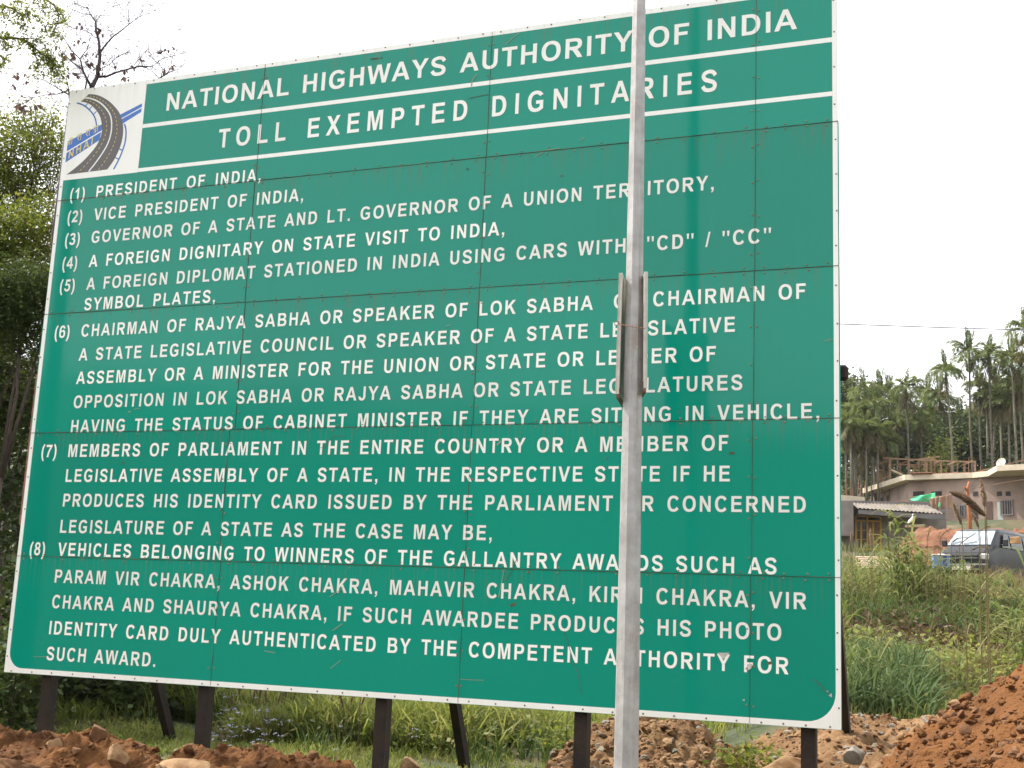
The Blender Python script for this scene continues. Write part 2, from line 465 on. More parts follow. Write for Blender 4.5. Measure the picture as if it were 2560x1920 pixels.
SOILR = mat('fresh_red_soil', (0.168, 0.072, 0.024), 0.95, col2=(0.092, 0.038, 0.013), vscale=1.8, bump=1.0, bscale=34, detail=9, spec=0.2)
SOILB = mat('pinkish_soil', (0.21, 0.100, 0.060), 0.95, col2=(0.11, 0.048, 0.028), vscale=1.2, bump=0.9, bscale=14, detail=9, spec=0.2)
def mound(name, crest, yc, front, fslope, back, bslope, mt, seed, amp=0.10, clod=0.085, step=0.017, skew=0.0):
    """a bank of dug soil; crest = outline measured in the photograph, taken at the depth yc"""
    P = np.array([aty(u, v, yc) for u, v in crest])
    o = np.argsort(P[:, 0]); P = P[o]
    x0, x1 = P[0, 0], P[-1, 0]
    nx = int((x1 - x0) / step) + 1
    ny = int((front + back) / (step * 1.15)) + 1
    X, T = np.meshgrid(np.linspace(x0, x1, nx), np.linspace(-front, back, ny))
    Y = yc + T + skew * (X - x0) + (fbm(X * 1.1, T * 0 + 3, seed + 50, 2) - .5) * .5
    zc = np.interp(X, P[:, 0], P[:, 2])
    s = np.where(T < 0, fslope, bslope)
    Z = zc - s * (np.sqrt(T * T + 0.02) - 0.14)
    n1 = fbm(X * 2.2, Y * 2.2, seed, 3) - .5
    r = 1 - np.abs(fbm(X * 7, Y * 7, seed + 7, 3) * 2 - 1)
    n2 = fbm(X * 16, Y * 16, seed + 11, 3)
    cl = np.clip(n2 - .5, 0, 1) * 1.5
    Z = Z + n1 * amp * 1.6 + (r - .75) * amp * .35 + cl * clod
    n3 = vnoise(X * 27, Y * 27, seed + 21)
    Z = Z + (n3 - .5) * clod * .55 + (vnoise(X * 52, Y * 52, seed + 22) - .5) * clod * .2
    n4 = vnoise(X * 9 + 3, Y * 9, seed + 23)
    Z = Z + np.where(n4 > .68, (n4 - .68) * clod * 2.2, 0)
    X = X + (vnoise(X * 12, Y * 12, seed + 31) - .5) * .05
    edge = np.minimum(np.minimum(X - x0, x1 - X) / .5, 1)
    Z = Z - (1 - np.clip(edge, 0, 1)) * .5 - clod * .35
    Zs = Z.copy()
    for sl_ in ((0, slice(None)), (-1, slice(None)), (slice(None), 0), (slice(None), -1)): Zs[sl_] -= 2.5      # skirt into the ground
    o = grid_mesh(name, X, Y, Zs, mt)
    tag(o, kind='structure')
    return (X, Y, Z)

berm = mound('red_soil_berm', [(-420, 1800), (-200, 1812), (0, 1836), (55, 1812), (100, 1838), (130, 1822), (180, 1836), (250, 1828), (290, 1856), (330, 1866), (375, 1880), (430, 1892), (455, 1884), (490, 1864), (560, 1864), (650, 1867), (720, 1872), (800, 1882), (870, 1906), (930, 1935), (1010, 1990), (1150, 2060)],
             -0.9, 2.3, 0.36, 1.2, 0.75, SOIL, 5)
mdr = mound('red_soil_heap', [(2040, 1985), (2110, 1915), (2160, 1878), (2200, 1862), (2260, 1846), (2330, 1806), (2400, 1775), (2450, 1752), (2500, 1716), (2540, 1694), (2600, 1662), (2700, 1640), (2850, 1650)],
            -2.1, 2.2, 0.42, 1.2, 0.6, SOILR, 23, amp=0.075, clod=0.06, step=.018)
mdc = mound('rubble_heap', [(1290, 1985), (1340, 1930), (1400, 1880), (1450, 1840), (1500, 1795), (1560, 1790), (1620, 1800), (1680, 1796), (1740, 1800), (1780, 1830), (1830, 1870), (1900, 1900), (1990, 1960)],
            1.7, 2.2, 0.33, 1.2, 0.8, SOIL2, 41, amp=0.10, clod=0.08)
mdb = mound('rubble_ridge', [(1740, 1905), (1800, 1868), (1900, 1838), (2000, 1822), (2080, 1800), (2130, 1778), (2200, 1796), (2260, 1800), (2330, 1784), (2400, 1752), (2460, 1728), (2540, 1722), (2700, 1720)],
            2.7, 3.4, 0.17, 1.3, 0.4, SOIL2, 61, amp=0.09, clod=0.07, step=0.026)
sb = mound('red_soil_bank', [(2215, 1400), (2250, 1362), (2275, 1330), (2300, 1320), (2340, 1318), (2370, 1322), (2400, 1326), (2450, 1328), (2520, 1326), (2600, 1322), (2700, 1330)],
           52.0, 7.0, 0.30, 3.0, 0.3, SOILB, 71, amp=0.34, clod=0.14, step=0.08)

def zmound(G, x, y):
    X, Y, Z = G
    i = np.argmin((X - x) ** 2 + (Y - y) ** 2)
    return float(Z.reshape(-1)[i])

def rock_mesh(name, seed, sx, sy, sz, cuts=11, rough=0.16):
    rnd = random.Random(seed)
    bm = bmesh.new()
    bmesh.ops.create_icosphere(bm, subdivisions=5, radius=1.0)
    planes = []
    for k in range(cuts):
        n = Vector((rnd.gauss(0, 1), rnd.gauss(0, 1), rnd.gauss(0, 1))).normalized()
        planes.append((n, rnd.uniform(0.50, 0.80)))
    for v in bm.verts:
        c = v.co
        for n, d in planes:
            e = c.dot(n) - d
            if e > 0: c -= n * (e * 0.93)
        k = 1 + rough * (float(fbm(c.x * 2.6 + c.z * 1.9 + seed, c.y * 2.6 - c.z * 1.3, seed, 5)) - .5) * 2
        v.co = Vector((c.x * sx * k, c.y * sy * k, c.z * sz * k))
    me = bpy.data.meshes.new(name)
    bm.to_mesh(me); bm.free()
    return me

def rock(u, v, y, w, h, label, mt, seed, yaw=0.0, dep=None, sink=0.0):
    """w, h: size in px of the photograph"""
    p = aty(u, v, y)
    k = (np.dot(p - CAM, FWD)) / FPX
    me = rock_mesh('rock', seed, w * k / 2 * 1.1, (dep or w) * k / 2, h * k / 2 * 1.15)
    o = link('rock', me, mt, None, True)
    o.location = (p[0], p[1], p[2] - (sink or h * k * .12))
    o.rotation_euler = (random.Random(seed).uniform(-.2, .2), random.Random(seed + 1).uniform(-.2, .2), yaw)
    tag(o, label, 'rock', 'rocks lying in the dug soil')
    return o
rock(140, 1868, -1.25, 46, 52, 'pale jagged rock on the face of the red berm near the left post', ROCKB, 3, .4)
rock(192, 1875, -1.3, 26, 22, 'small grey pink stone on the berm right of the pale jagged rock', ROCKM, 5, 1.4)
rock(245, 1832, -1.0, 54, 66, 'tall pointed red brown rock standing up on the berm crest', ROCKM, 8, .1)
rock(294, 1888, -1.35, 58, 60, 'square buff rock low on the berm beside the pointed rock', ROCKB, 12, .5)
rock(455, 1918, -1.7, 130, 46, 'broad flat pale rock at the bottom edge below the raking strut', ROCKB, 15, .2)
rock(30, 1916, -1.9, 150, 56, 'large smooth brown boulder in the bottom left corner', ROCKM, 18, .3)
rock(470, 1868, -1.0, 34, 34, 'crumbly red clod between the raking strut and the brown post', ROCKM, 21, .9)
rock(1098, 1866, 6.0, 88, 62, 'rounded grey boulder sunk in the grass beside the middle strut', ROCKG, 25, .6)
rock(1025, 1912, 1.2, 60, 44, 'orange buff rock in the grass between the middle post and strut', ROCKB, 28, .8)
rock(1622, 1808, 2.2, 60, 92, 'upright brown slab of rock half hidden behind the galvanised pole', ROCKM, 31, .2)
rock(1505, 1880, .9, 40, 34, 'grey stone in the rubble between the dark post and the pole', ROCKG, 34, .2)
rock(1725, 1806, 2.0, 74, 40, 'flat brown rock on top of the rubble heap under the sign', ROCKM, 37, 1.2)
rock(1810, 1912, .5, 64, 44, 'buff rock with a green weed beside it at the bottom edge', ROCKB, 39, .6)
rock(1960, 1912, .3, 150, 56, 'wide pale slab at the bottom edge left of the right end post', ROCKB, 42, .3)
rock(2140, 1886, -1.9, 60, 50, 'dark wet looking rock at the foot of the right hand soil heap', ROCKG, 45, .8)
rock(2420, 1742, -1.6, 50, 46, 'red brown rock on the crest of the right soil heap', SOIL, 48, .8)
rock(2390, 1757, 2.4, 40, 28, 'pale stone lying on the rubble ridge behind the right soil heap', ROCKB, 51, .8)
rock(2505, 1728, -1.95, 60, 40, 'buff rock near the top of the right hand soil heap', ROCKB, 54, .3)
rock(2515, 1898, -3.0, 70, 46, 'reddish rock low on the right hand soil heap by the frame edge', ROCKM, 57, .3)

def pebbles(name, G, n, s0, s1, mts, seed, tmin=0.0):
    X, Y, Z = G
    rs = np.random.RandomState(seed)
    vs, fs, ms = [], [], []
    bm0 = bmesh.new()
    bmesh.ops.create_icosphere(bm0, subdivisions=2, radius=1.0)
    bm0.verts.index_update()
    B = np.array([v.co[:] for v in bm0.verts]); F = [[v.index for v in f.verts] for f in bm0.faces]
    bm0.free()
    for k in range(n):
        r, c = rs.randint(3, X.shape[0] - 3), rs.randint(20, X.shape[1] - 20)
        s = s0 + (s1 - s0) * rs.rand() ** 3
        M = np.array(Matrix.Rotation(rs.rand() * 6.28, 3, 'Z') @ Matrix.Rotation(rs.rand() * 1.2, 3, 'X'))
        V = (B * (1 + .10 * rs.randn(len(B), 1) + .28 * np.sin(B @ (rs.randn(3, 1) * 2.2) + rs.rand() * 6)) * np.array([s, s * rs.uniform(.6, 1), s * rs.uniform(.4, .75)])) @ M.T + np.array([X[r, c], Y[r, c], Z[r, c] + s * .15])
        o = len(vs); vs += V.tolist()
        mi = rs.randint(len(mts))
        for f in F: fs.append([o + i for i in f]); ms.append(mi)
    me = bpy.data.meshes.new(name); me.from_pydata(vs, [], fs); me.polygons.foreach_set('material_index', ms); me.update()
    tag(link(name, me, mts), kind='stuff')
pebbles('soil_clods', berm, 2200, .008, .05, [SOIL, SOIL, ROCKM], 4)
pebbles('soil_clods', mdr, 2200, .006, .038, [SOILR, SOILR, ROCKM], 6)
pebbles('rubble_stones', mdc, 3000, .006, .045, [SOIL2, SOIL2, ROCKB, SOIL2, ROCKB, ROCKG], 8)
pebbles('rubble_stones', mdb, 2600, .007, .042, [SOIL2, SOIL2, ROCKB, ROCKM, ROCKB, ROCKG], 10)

# ------------------------------------------------------------------ lettering: bold grotesque outlines in 1/1000 em, cap height 716
def arc(cx, cy, rx, ry, a0, a1, n=12, e=2.25):
    r = []
    for i in range(n + 1):
        a = rad(a0 + (a1 - a0) * i / n)
        c, s = math.cos(a), math.sin(a)
        r.append((cx + rx * math.copysign(abs(c) ** (2 / e), c), cy + ry * math.copysign(abs(s) ** (2 / e), s)))
    return r

def spine(pts, w, n=6):
    """outline of a stroke of width w (may vary) along a smooth curve through pts"""
    P = [pts[0]] + list(pts) + [pts[-1]]
    C = []
    for i in range(1, len(P) - 2):
        p0, p1, p2, p3 = [np.array(q, float) for q in P[i - 1:i + 3]]
        for k in range(n):
            t = k / n
            C.append(.5 * (2 * p1 + (p2 - p0) * t + (2 * p0 - 5 * p1 + 4 * p2 - p3) * t * t + (3 * p1 - p0 - 3 * p2 + p3) * t ** 3))
    C.append(np.array(P[-2], float))
    C = np.array(C)
    T = np.gradient(C, axis=0); T /= np.linalg.norm(T, axis=1)[:, None]
    N = np.stack([-T[:, 1], T[:, 0]], 1)
    ww = np.interp(np.linspace(0, 1, len(C)), np.linspace(0, 1, len(w)), w)[:, None] / 2
    return [tuple(p) for p in C + N * ww] + [tuple(p) for p in (C - N * ww)[::-1]]

def R(x0, y0, x1, y1): return [(x0, y0), (x1, y0), (x1, y1), (x0, y1)]
Sp = [(92, 196), (180, 84), (340, 50), (500, 92), (546, 205), (480, 300), (340, 356), (190, 412), (120, 508), (165, 612), (330, 664), (480, 628), (562, 522)]
GL = {
 'A': (722, [[(718, 0), (561, 0), (499, 163), (212, 163), (153, 0), (0, 0), (279, 716), (432, 716)], [(452, 283), (354, 549), (257, 283)]]),
 'B': (722, [[(73, 0)] + [(380, 0)] + arc(440, 205, 232, 205, -80, 60, 10) + [(566, 380)] + arc(420, 540, 215, 176, -45, 85, 9) + [(360, 716), (73, 716)],
             [(218, 119)] + [(380, 119)] + arc(400, 212, 120, 93, -80, 80, 8) + [(380, 309), (218, 309)], [(218, 427)] + [(360, 427)] + arc(375, 512, 112, 85, -80, 80, 8) + [(350, 597), (218, 597)]]),
 'C': (722, [arc(377, 358, 330, 371, 36, 322, 26) + arc(377, 358, 180, 246, 330, 30, 22)]),
 'D': (722, [[(73, 0), (320, 0)] + arc(330, 358, 338, 358, -88, 88, 18) + [(320, 716), (73, 716)], [(221, 121), (310, 121)] + arc(315, 358, 200, 237, -85, 85, 14) + [(310, 595), (221, 595)]]),
 'E': (667, [[(73, 0), (618, 0), (618, 121), (218, 121), (218, 315), (577, 315), (577, 436), (218, 436), (218, 595), (604, 595), (604, 716), (73, 716)]]),
 'F': (611, [[(74, 0), (219, 0), (219, 304), (517, 304), (517, 425), (219, 425), (219, 595), (565, 595), (565, 716), (74, 716)]]),
 'G': (778, [arc(390, 358, 347, 371, 34, 300, 24) + [(690, 95), (690, 386), (392, 386), (392, 266), (545, 266), (545, 165)] + arc(390, 358, 192, 246, 302, 40, 22)]),
 'H': (722, [[(73, 0), (218, 0), (218, 313), (501, 313), (501, 0), (646, 0), (646, 716), (501, 716), (501, 434), (218, 434), (218, 716), (73, 716)]]),
 'I': (278, [R(68, 0, 213, 716)]),
 'J': (556, [[(338, 716), (338, 230)] + arc(253, 215, 85, 106, 0, -165, 8)[1:] + [(22, 215)] + arc(255, 225, 232, 238, 188, 350, 12)[1:] + [(483, 240), (483, 716)]]),
 'K': (722, [[(73, 0), (218, 0), (218, 215), (335, 335), (532, 0), (719, 0), (435, 437), (704, 716), (510, 716), (218, 398), (218, 716), (73, 716)]]),
 'L': (611, [[(75, 0), (581, 0), (581, 121), (220, 121), (220, 716), (75, 716)]]),
 'M': (833, [[(69, 0), (203, 0), (203, 564), (345, 0), (484, 0), (626, 564), (626, 0), (760, 0), (760, 716), (543, 716), (415, 228), (285, 716), (69, 716)]]),
 'N': (722, [[(73, 0), (207, 0), (207, 467), (497, 0), (641, 0), (641, 716), (507, 716), (507, 238), (214, 716), (73, 716)]]),
 'O': (778, [arc(389, 358, 347, 371, 0, 352, 30), arc(389, 358, 195, 246, 0, 350, 24)]),
 'P': (667, [[(73, 0), (218, 0), (218, 270), (330, 270)] + arc(390, 493, 234, 223, -85, 85, 14) + [(320, 716), (73, 716)], [(218, 391), (330, 391)] + arc(370, 493, 105, 102, -80, 80, 8) + [(330, 595), (218, 595)]]),
 'R': (722, [[(73, 0), (218, 0), (218, 299), (255, 299), (330, 270), (380, 200), (512, 0), (686, 0), (580, 190), (500, 300)] + arc(440, 505, 221, 203, -55, 85, 11) + [(400, 716), (73, 716)], [(218, 412), (330, 412)] + arc(400, 503, 112, 92, -80, 80, 8) + [(350, 595), (218, 595)]]),
 'S': (667, [spine(Sp, [140, 135, 125, 140, 145, 140, 140, 145, 145, 135, 125, 135, 140])]),
 'T': (611, [[(234, 0), (378, 0), (378, 595), (590, 595), (590, 716), (21, 716), (21, 595), (234, 595)]]),
 'U': (722, [[(72, 716), (72, 300)] + arc(358, 270, 286, 282, 180, 360, 18) + [(644, 300), (644, 716), (499, 716), (499, 290)] + arc(358, 270, 141, 160, 0, -180, 14) + [(217, 290), (217, 716)]]),
 'V': (667, [[(255, 0), (410, 0), (666, 716), (513, 716), (337, 186), (156, 716), (-1, 716)]]),
 'W': (944, [[(172, 0), (329, 0), (471, 536), (614, 0), (768, 0), (942, 716), (796, 716), (686, 216), (560, 716), (388, 716), (257, 224), (149, 716), (1, 716)]]),
 'X': (667, [[(1, 0), (176, 0), (335, 248), (494, 0), (670, 0), (426, 369), (648, 716), (478, 716), (338, 486), (195, 716), (24, 716), (245, 374)]]),
 'Y': (667, [[(259, 0), (404, 0), (404, 301), (666, 716), (500, 716), (335, 433), (166, 716), (-3, 716), (259, 301)]]),
 '1': (556, [[(256, 0), (393, 0), (393, 719), (282, 719), (215, 620), (99, 540), (99, 415), (180, 450), (256, 517)]]),
 '2': (556, [arc(275, 500, 228, 219, 172, -20, 14) + [(440, 350), (330, 225), (230, 128), (508, 128), (508, 0), (25, 0), (60, 120), (150, 235), (300, 370)] + arc(270, 500, 95, 100, -20, 172, 10) ]),
 '3': (556, [arc(275, 205, 245, 217, -170, 48, 14) + [(420, 385)] + arc(270, 520, 218, 199, -42, 170, 14) + arc(268, 510, 88, 92, 165, -60, 9) + [(262, 425), (200, 425), (215, 312), (290, 312)] + arc(270, 205, 105, 104, 60, -165, 10)]),
 '4': (556, [[(312, 0), (446, 0), (446, 145), (535, 145), (535, 266), (446, 266), (446, 719), (330, 719), (18, 265), (18, 145), (312, 145)], [(312, 266), (150, 266), (312, 510)]]),
 '5': (556, [[(184, 191), (44, 178)] + arc(270, 232, 242, 244, 195, 425, 18) + [(236, 452), (257, 578), (495, 578), (495, 706), (153, 706), (86, 352), (194, 322)] + arc(262, 235, 118, 130, 120, -150, 12)]),
 '6': (556, [[(372, 528), (506, 543)] + arc(290, 358, 250, 371, 38, 180, 12) + arc(285, 235, 245, 247, 180, 430, 18) + [(180, 420), (195, 540), (240, 600)] + arc(298, 520, 78, 92, 110, 10, 5), arc(283, 232, 112, 130, 0, 350, 16)]),
 '7': (556, [[(120, 0), (265, 0), (285, 160), (360, 370), (512, 600), (512, 706), (43, 706), (43, 578), (350, 578), (240, 400), (165, 210)]]),
 '8': (556, [arc(278, 200, 243, 213, 130, 410, 20) + [(415, 385)] + arc(278, 530, 212, 189, -45, 225, 18) + [(140, 385)], arc(278, 208, 106, 104, 0, 350, 14), arc(278, 525, 88, 88, 0, 350, 12)]),
 '(': (333, [spine([(292, 735), (180, 520), (150, 262), (180, 5), (292, -210)], [95, 125, 135, 125, 95])]),
 ')': (333, [spine([(40, 735), (152, 520), (182, 262), (152, 5), (40, -210)], [95, 125, 135, 125, 95])]),
 ',': (278, [[(68, 0), (68, 137), (205, 137), (205, 20), (180, -70), (100, -150), (63, -95), (115, -55), (132, 0)]]),
 '.': (278, [R(72, 0, 209, 137)]),
 '/': (278, [[(0, -12), (104, -12), (278, 728), (178, 728)]]),
 '"': (474, [[(70, 455), (155, 455), (180, 716), (45, 716)], [(320, 455), (405, 455), (430, 716), (295, 716)]]),
}
SEP = {'"'}
_tess = {}
def glyph(ch):
    if ch in _tess: return _tess[ch]
    adv, cons = GL[ch]
    groups = [[c] for c in cons] if ch in SEP else [cons]
    V, F = [], []
    for gset in groups:
        loops = []
        for c in gset:
            q = []
            for p in c:
                if not q or math.hypot(p[0] - q[-1][0], p[1] - q[-1][1]) > 2: q.append(p)
            if math.hypot(q[0][0] - q[-1][0], q[0][1] - q[-1][1]) < 2: q.pop()
            loops.append([Vector((p[0], p[1], 0)) for p in q])
        flat = [p for lp in loops for p in lp]
        tr = geometry.tessellate_polygon(loops)
        o = len(V)
        V += [(p.x, p.y) for p in flat]
        for t in tr:
            a, b, c = (flat[i] for i in t)
            s = (b.x - a.x) * (c.y - a.y) - (b.y - a.y) * (c.x - a.x)
            F.append([o + i for i in (t if s > 0 else t[::-1])])
    xs = [p[0] for p in V]
    _tess[ch] = (adv, V, F, min(xs), max(xs))
    return _tess[ch]

def text_width(s, size, hs, tr, sp):
    """ink width of a line"""
    x, first, last = 0, None, 0
    for ch in s:
        if ch == ' ': x += sp; continue
        adv, V, F, a, b = glyph(ch)
        if first is None: first = x + a * size * hs / 1000
        last = x + b * size * hs / 1000
        x += adv * size * hs / 1000 + tr
    return last - first

def put_text(mb, s, x0, z0, cap, hs, tr, sp, y, xf=None):
    size = cap / .716
    x = x0 - glyph(s[0])[3] * size * hs / 1000
    for ch in s:
        if ch == ' ': x += sp; continue
        adv, V, F, a, b = glyph(ch)
        P = []
        for (u, v) in V:
            X, Z = x + u * size * hs / 1000, z0 + v * size / 1000
            if xf: X, Z = xf(X, Z)
            P.append((X, y, Z))
        mb.add(P, F)
        x += adv * size * hs / 1000 + tr

def line(s, x0, x1, z, cap, hs, tr, parent, y=-.0075, m=None):
    n = s.count(' ')
    sp = (x1 - x0 - text_width(s, cap / .716, hs, tr, 0)) / n if n else 0
    mb = MB()
    put_text(mb, s, x0, z, cap, hs, tr, sp, y)
    o = mb.build('text_line', m or LETTER, parent)
    print('LINE %-30s space %.3f' % (s[:30], sp))
    return o

# ------------------------------------------------------------------ the big sign
sign = empty('highway_sign', (0, 0, 0))
tag(sign, 'huge green highway board listing toll exempted dignitaries in white capitals on dark steel posts', 'road sign')
rows = [(4.8700, 6.112), (3.6340, 4.8675), (2.3880, 3.6315), (1.1420, 2.3855), (0.0, 1.1395)]
cols = [[2.452, 4.918, 7.380], [2.444, 4.914, 7.381], [2.450, 4.912, 7.378], [2.394, 4.902, 7.371], [2.418, 4.898, 7.363]]
ends = [(0.0, 8.058), (0.002, 8.066), (-.004, 8.066), (.004, 8.064), (0.0, 8.060)]
rr = random.Random(7)
G2 = .0012
JT = .012
for r, (z0, z1) in enumerate(rows):
    xs = [ends[r][0]] + cols[r] + [ends[r][1]]
    for c in range(4):
        a, b = xs[c], xs[c + 1]
        mb = MB()
        mb.box((a + (G2 if c else 0), -.004 - rr.uniform(0, .0005), z0 + .001), (b - (G2 if c < 3 else 0), 0.0, z1 - .001))
        mb.mi = 1
        def rivet(x, z, s=.0085):
            n = 7
            y = -.0046
            ring = [(x + s * math.cos(6.2832 * k / n), y, z + s * math.sin(6.2832 * k / n)) for k in range(n)]
            top = [(x + s * .6 * math.cos(6.2832 * k / n), y - .007, z + s * .6 * math.sin(6.2832 * k / n)) for k in range(n)]
            mb.add(ring + top, [[k, (k + 1) % n, n + (k + 1) % n, n + k] for k in range(n)] + [list(range(n, 2 * n))])
        nx = 5 if b - a > 1 else 2
        nz = 4
        for k in range(nx * 2):
            x = a + .09 + (b - a - .18) * k / (nx * 2 - 1) if b - a > 1 else a + .09 + (b - a - .18) * k / 3
            if b - a < 1 and k > 3: break
            for z, keep in ((z1 - .022, 1), (z0 + .022, 1)):
                if r == 0 and z > 6: z = z1 - .018; mb.mi = 2
                elif r == 4 and z < .1: z = .022; mb.mi = 2
                else: mb.mi = 1
                if rr.random() < .93: rivet(x + rr.uniform(-.012, .012), z + rr.uniform(-.006, .006))
        for k in range(nz):
            z = z0 + .15 + (z1 - z0 - .3) * k / (nz - 1)
            for x, edge in ((a + .026, c == 0), (b - .026, c == 3)):
                mb.mi = 2 if edge else 1
                if rr.random() < .95: rivet(x + rr.uniform(-.006, .006), z + rr.uniform(-.02, .02), .008 if edge else .0085)
        mb.build('panel', [GREEN, RIVET, RIVETDARK], sign)

YB = -.0052        # white sheeting lies just proud of the green panels
def inner_round(x, z, r, a0, n=8):
    return [(x + r * math.cos(rad(a0 + 90 * k / n)), z + r * math.sin(rad(a0 + 90 * k / n))) for k in range(n + 1)]

def flat(name, loops, y, m, parent, back=None):
    L = [[Vector((p[0], p[1], 0)) for p in lp] for lp in loops]
    fl = [p for lp in L for p in lp]
    mb = MB()
    F = []
    for t in geometry.tessellate_polygon(L):
        a, b, c = (fl[i] for i in t)
        s = (b.x - a.x) * (c.y - a.y) - (b.y - a.y) * (c.x - a.x)
        F.append(list(t if s > 0 else t[::-1]))
    mb.add([(p.x, y, p.y) for p in fl], F)
    return mb.build(name, m, parent)
bw = .046
x0, x1, z0, z1 = 0.004, 8.056, .003, 6.109
ix0, ix1, iz0, iz1 = .050, 8.016, .050, 6.062
inner = inner_round(ix0 + .16, iz0 + .16, .16, 180) + inner_round(ix1 - .22, iz0 + .22, .22, 270) + inner_round(ix1 - .02, iz1 - .02, .02, 0, 3) + [(ix0, iz1)]
flat('border', [[(x0, z0), (x1, z0), (x1, z1), (x0, z1)], inner], YB, WHITE, sign)
flat('divider_stripe', [[(1.0115, 5.576), (ix1 - .0005, 5.576), (ix1 - .0005, 5.618), (1.0115, 5.618)]], YB, WHITE, sign)
flat('divider_stripe', [[(1.0115, 5.096), (ix1 - .0005, 5.096), (ix1 - .0005, 5.136), (1.0115, 5.136)]], YB, WHITE, sign)

# white square with the emblem: a curving dual carriageway over a blue crossroad
emb = flat('emblem', [[(ix0 + .0005, 5.092), (1.011, 5.092), (1.011, 6.0615), (ix0 + .0005, 6.0615)]], YB - .0006, WHITE, sign)
def cr(pts, n=5):
    P = [np.array(p, float) for p in [pts[0]] + list(pts) + [pts[-1]]]
    C = []
    for i in range(1, len(P) - 2):
        p0, p1, p2, p3 = P[i - 1:i + 3]
        for k in range(n):
            t = k / n
            C.append(.5 * (2 * p1 + (p2 - p0) * t + (2 * p0 - 5 * p1 + 4 * p2 - p3) * t * t + (3 * p1 - p0 - 3 * p2 + p3) * t ** 3))
    C.append(P[-2])
    return np.array(C)
def resample(C, n):
    d = np.concatenate([[0], np.cumsum(np.linalg.norm(np.diff(C, axis=0), axis=1))])
    t = np.linspace(0, d[-1], n)
    return np.stack([np.interp(t, d, C[:, 0]), np.interp(t, d, C[:, 1])], 1)
rin = resample(cr([(0.168, 5.968), (0.238, 5.949), (0.305, 5.915), (0.374, 5.857), (0.426, 5.798), (0.457, 5.745), (0.478, 5.682), (0.491, 5.613), (0.487, 5.553), (0.465, 5.488), (0.429, 5.427), (0.367, 5.359), (0.296, 5.294), (0.191, 5.218), (0.084, 5.154)]), 40)
rout = resample(cr([(0.262, 6.041), (0.325, 6.031), (0.399, 6.009), (0.484, 5.966), (0.561, 5.915), (0.629, 5.854), (0.69, 5.787), (0.729, 5.715), (0.757, 5.644), (0.77, 5.568), (0.769, 5.489), (0.754, 5.405), (0.724, 5.326), (0.679, 5.242), (0.615, 5.162)]), 40)
med = resample(cr([(0.208, 6.005), (0.277, 5.993), (0.37, 5.957), (0.447, 5.91), (0.516, 5.848), (0.568, 5.786), (0.598, 5.722), (0.613, 5.645), (0.614, 5.569), (0.6, 5.488), (0.567, 5.409), (0.512, 5.325), (0.444, 5.238), (0.375, 5.161)]), 40)
def ribbon(mb, C, w, y, dash=None):
    T = np.gradient(C, axis=0); T /= np.linalg.norm(T, axis=1)[:, None]
    N = np.stack([-T[:, 1], T[:, 0]], 1)
    for i in range(len(C) - 1):
        if dash and i % dash[1] >= dash[0]: continue
        q = [C[i] + N[i] * w / 2, C[i] - N[i] * w / 2, C[i + 1] - N[i + 1] * w / 2, C[i + 1] + N[i + 1] * w / 2]
        s = (q[1][0] - q[0][0]) * (q[2][1] - q[0][1]) - (q[1][1] - q[0][1]) * (q[2][0] - q[0][0])
        if s < 0: q = q[::-1]
        mb.add([(p[0], y, p[1]) for p in q], [[0, 1, 2, 3]])
def strip(mb, A, B, y):
    for i in range(len(A) - 1):
        q = [A[i], A[i + 1], B[i + 1], B[i]]
        mb.add([(p[0], y, p[1]) for p in q], [[0, 1, 2, 3]])
YE = YB - .0012
mb = MB(); strip(mb, rin, rout, YE - .0006); mb.build('emblem_road', ROADGREY, emb)
mb = MB(); ribbon(mb, med, .016, YE - .0012); mb.build('median_line', LETTER, emb)
mb = MB()
ribbon(mb, resample((rin + med) / 2, 90), .007, YE - .0012, (2, 4))
ribbon(mb, resample((rout + med) / 2, 100), .007, YE - .0012, (2, 4))
mb.build('lane_dashes', YELLOW, emb)
def poly(mb, pts, y):
    q = pts if sum((pts[i][0] * pts[(i + 1) % len(pts)][1] - pts[(i + 1) % len(pts)][0] * pts[i][1]) for i in range(len(pts))) > 0 else pts[::-1]
    mb.add([(p[0], y, p[1]) for p in q], [list(range(len(q)))])
mb = MB()
poly(mb, [(.052, 5.416), (.485, 5.607), (.500, 5.682), (.401, 5.649), (.052, 5.530)], YE)
poly(mb, [(.052, 5.400), (.485, 5.591), (.472, 5.501), (.052, 5.292)], YE)
poly(mb, [(.705, 5.758), (.976, 5.853), (.978, 5.814), (.725, 5.714)], YE)
poly(mb, [(.728, 5.704), (.978, 5.800), (.976, 5.758), (.782, 5.667), (.742, 5.645)], YE)
mb.build('emblem_band', BLUE, emb)
mb = MB()
b_in = resample(cr([(0.116, 5.958), (0.196, 5.929), (0.274, 5.876), (0.34, 5.815), (0.388, 5.745), (0.414, 5.667)]), 16)
b_out = resample(cr([(0.775, 5.648), (0.801, 5.587), (0.811, 5.511), (0.807, 5.429), (0.786, 5.35), (0.754, 5.264), (0.698, 5.155)]), 24)
ribbon(mb, b_in, .016, YE - .0003); ribbon(mb, b_out, .018, YE - .0003)
for a, b in (((.233, 5.908), (.262, 5.935)), ((.29, 5.862), (.325, 5.895)), ((.352, 5.798), (.392, 5.832)), ((.782, 5.355), (.745, 5.375)), ((.748, 5.262), (.700, 5.285))):
    ribbon(mb, np.array([a, b]), .012, YE - .0004)
mb.build('emblem_rail', BLUE, emb)
mb = MB()
sl_ = .432
put_text(mb, 'NHAI', 0.0, 0.0, .084, .90, .018, 0, YE - .0018, lambda X, Z: (.088 + X - .0 * Z, 5.330 + Z + sl_ * X))
mb.build('emblem_letters', YELLOW, emb)
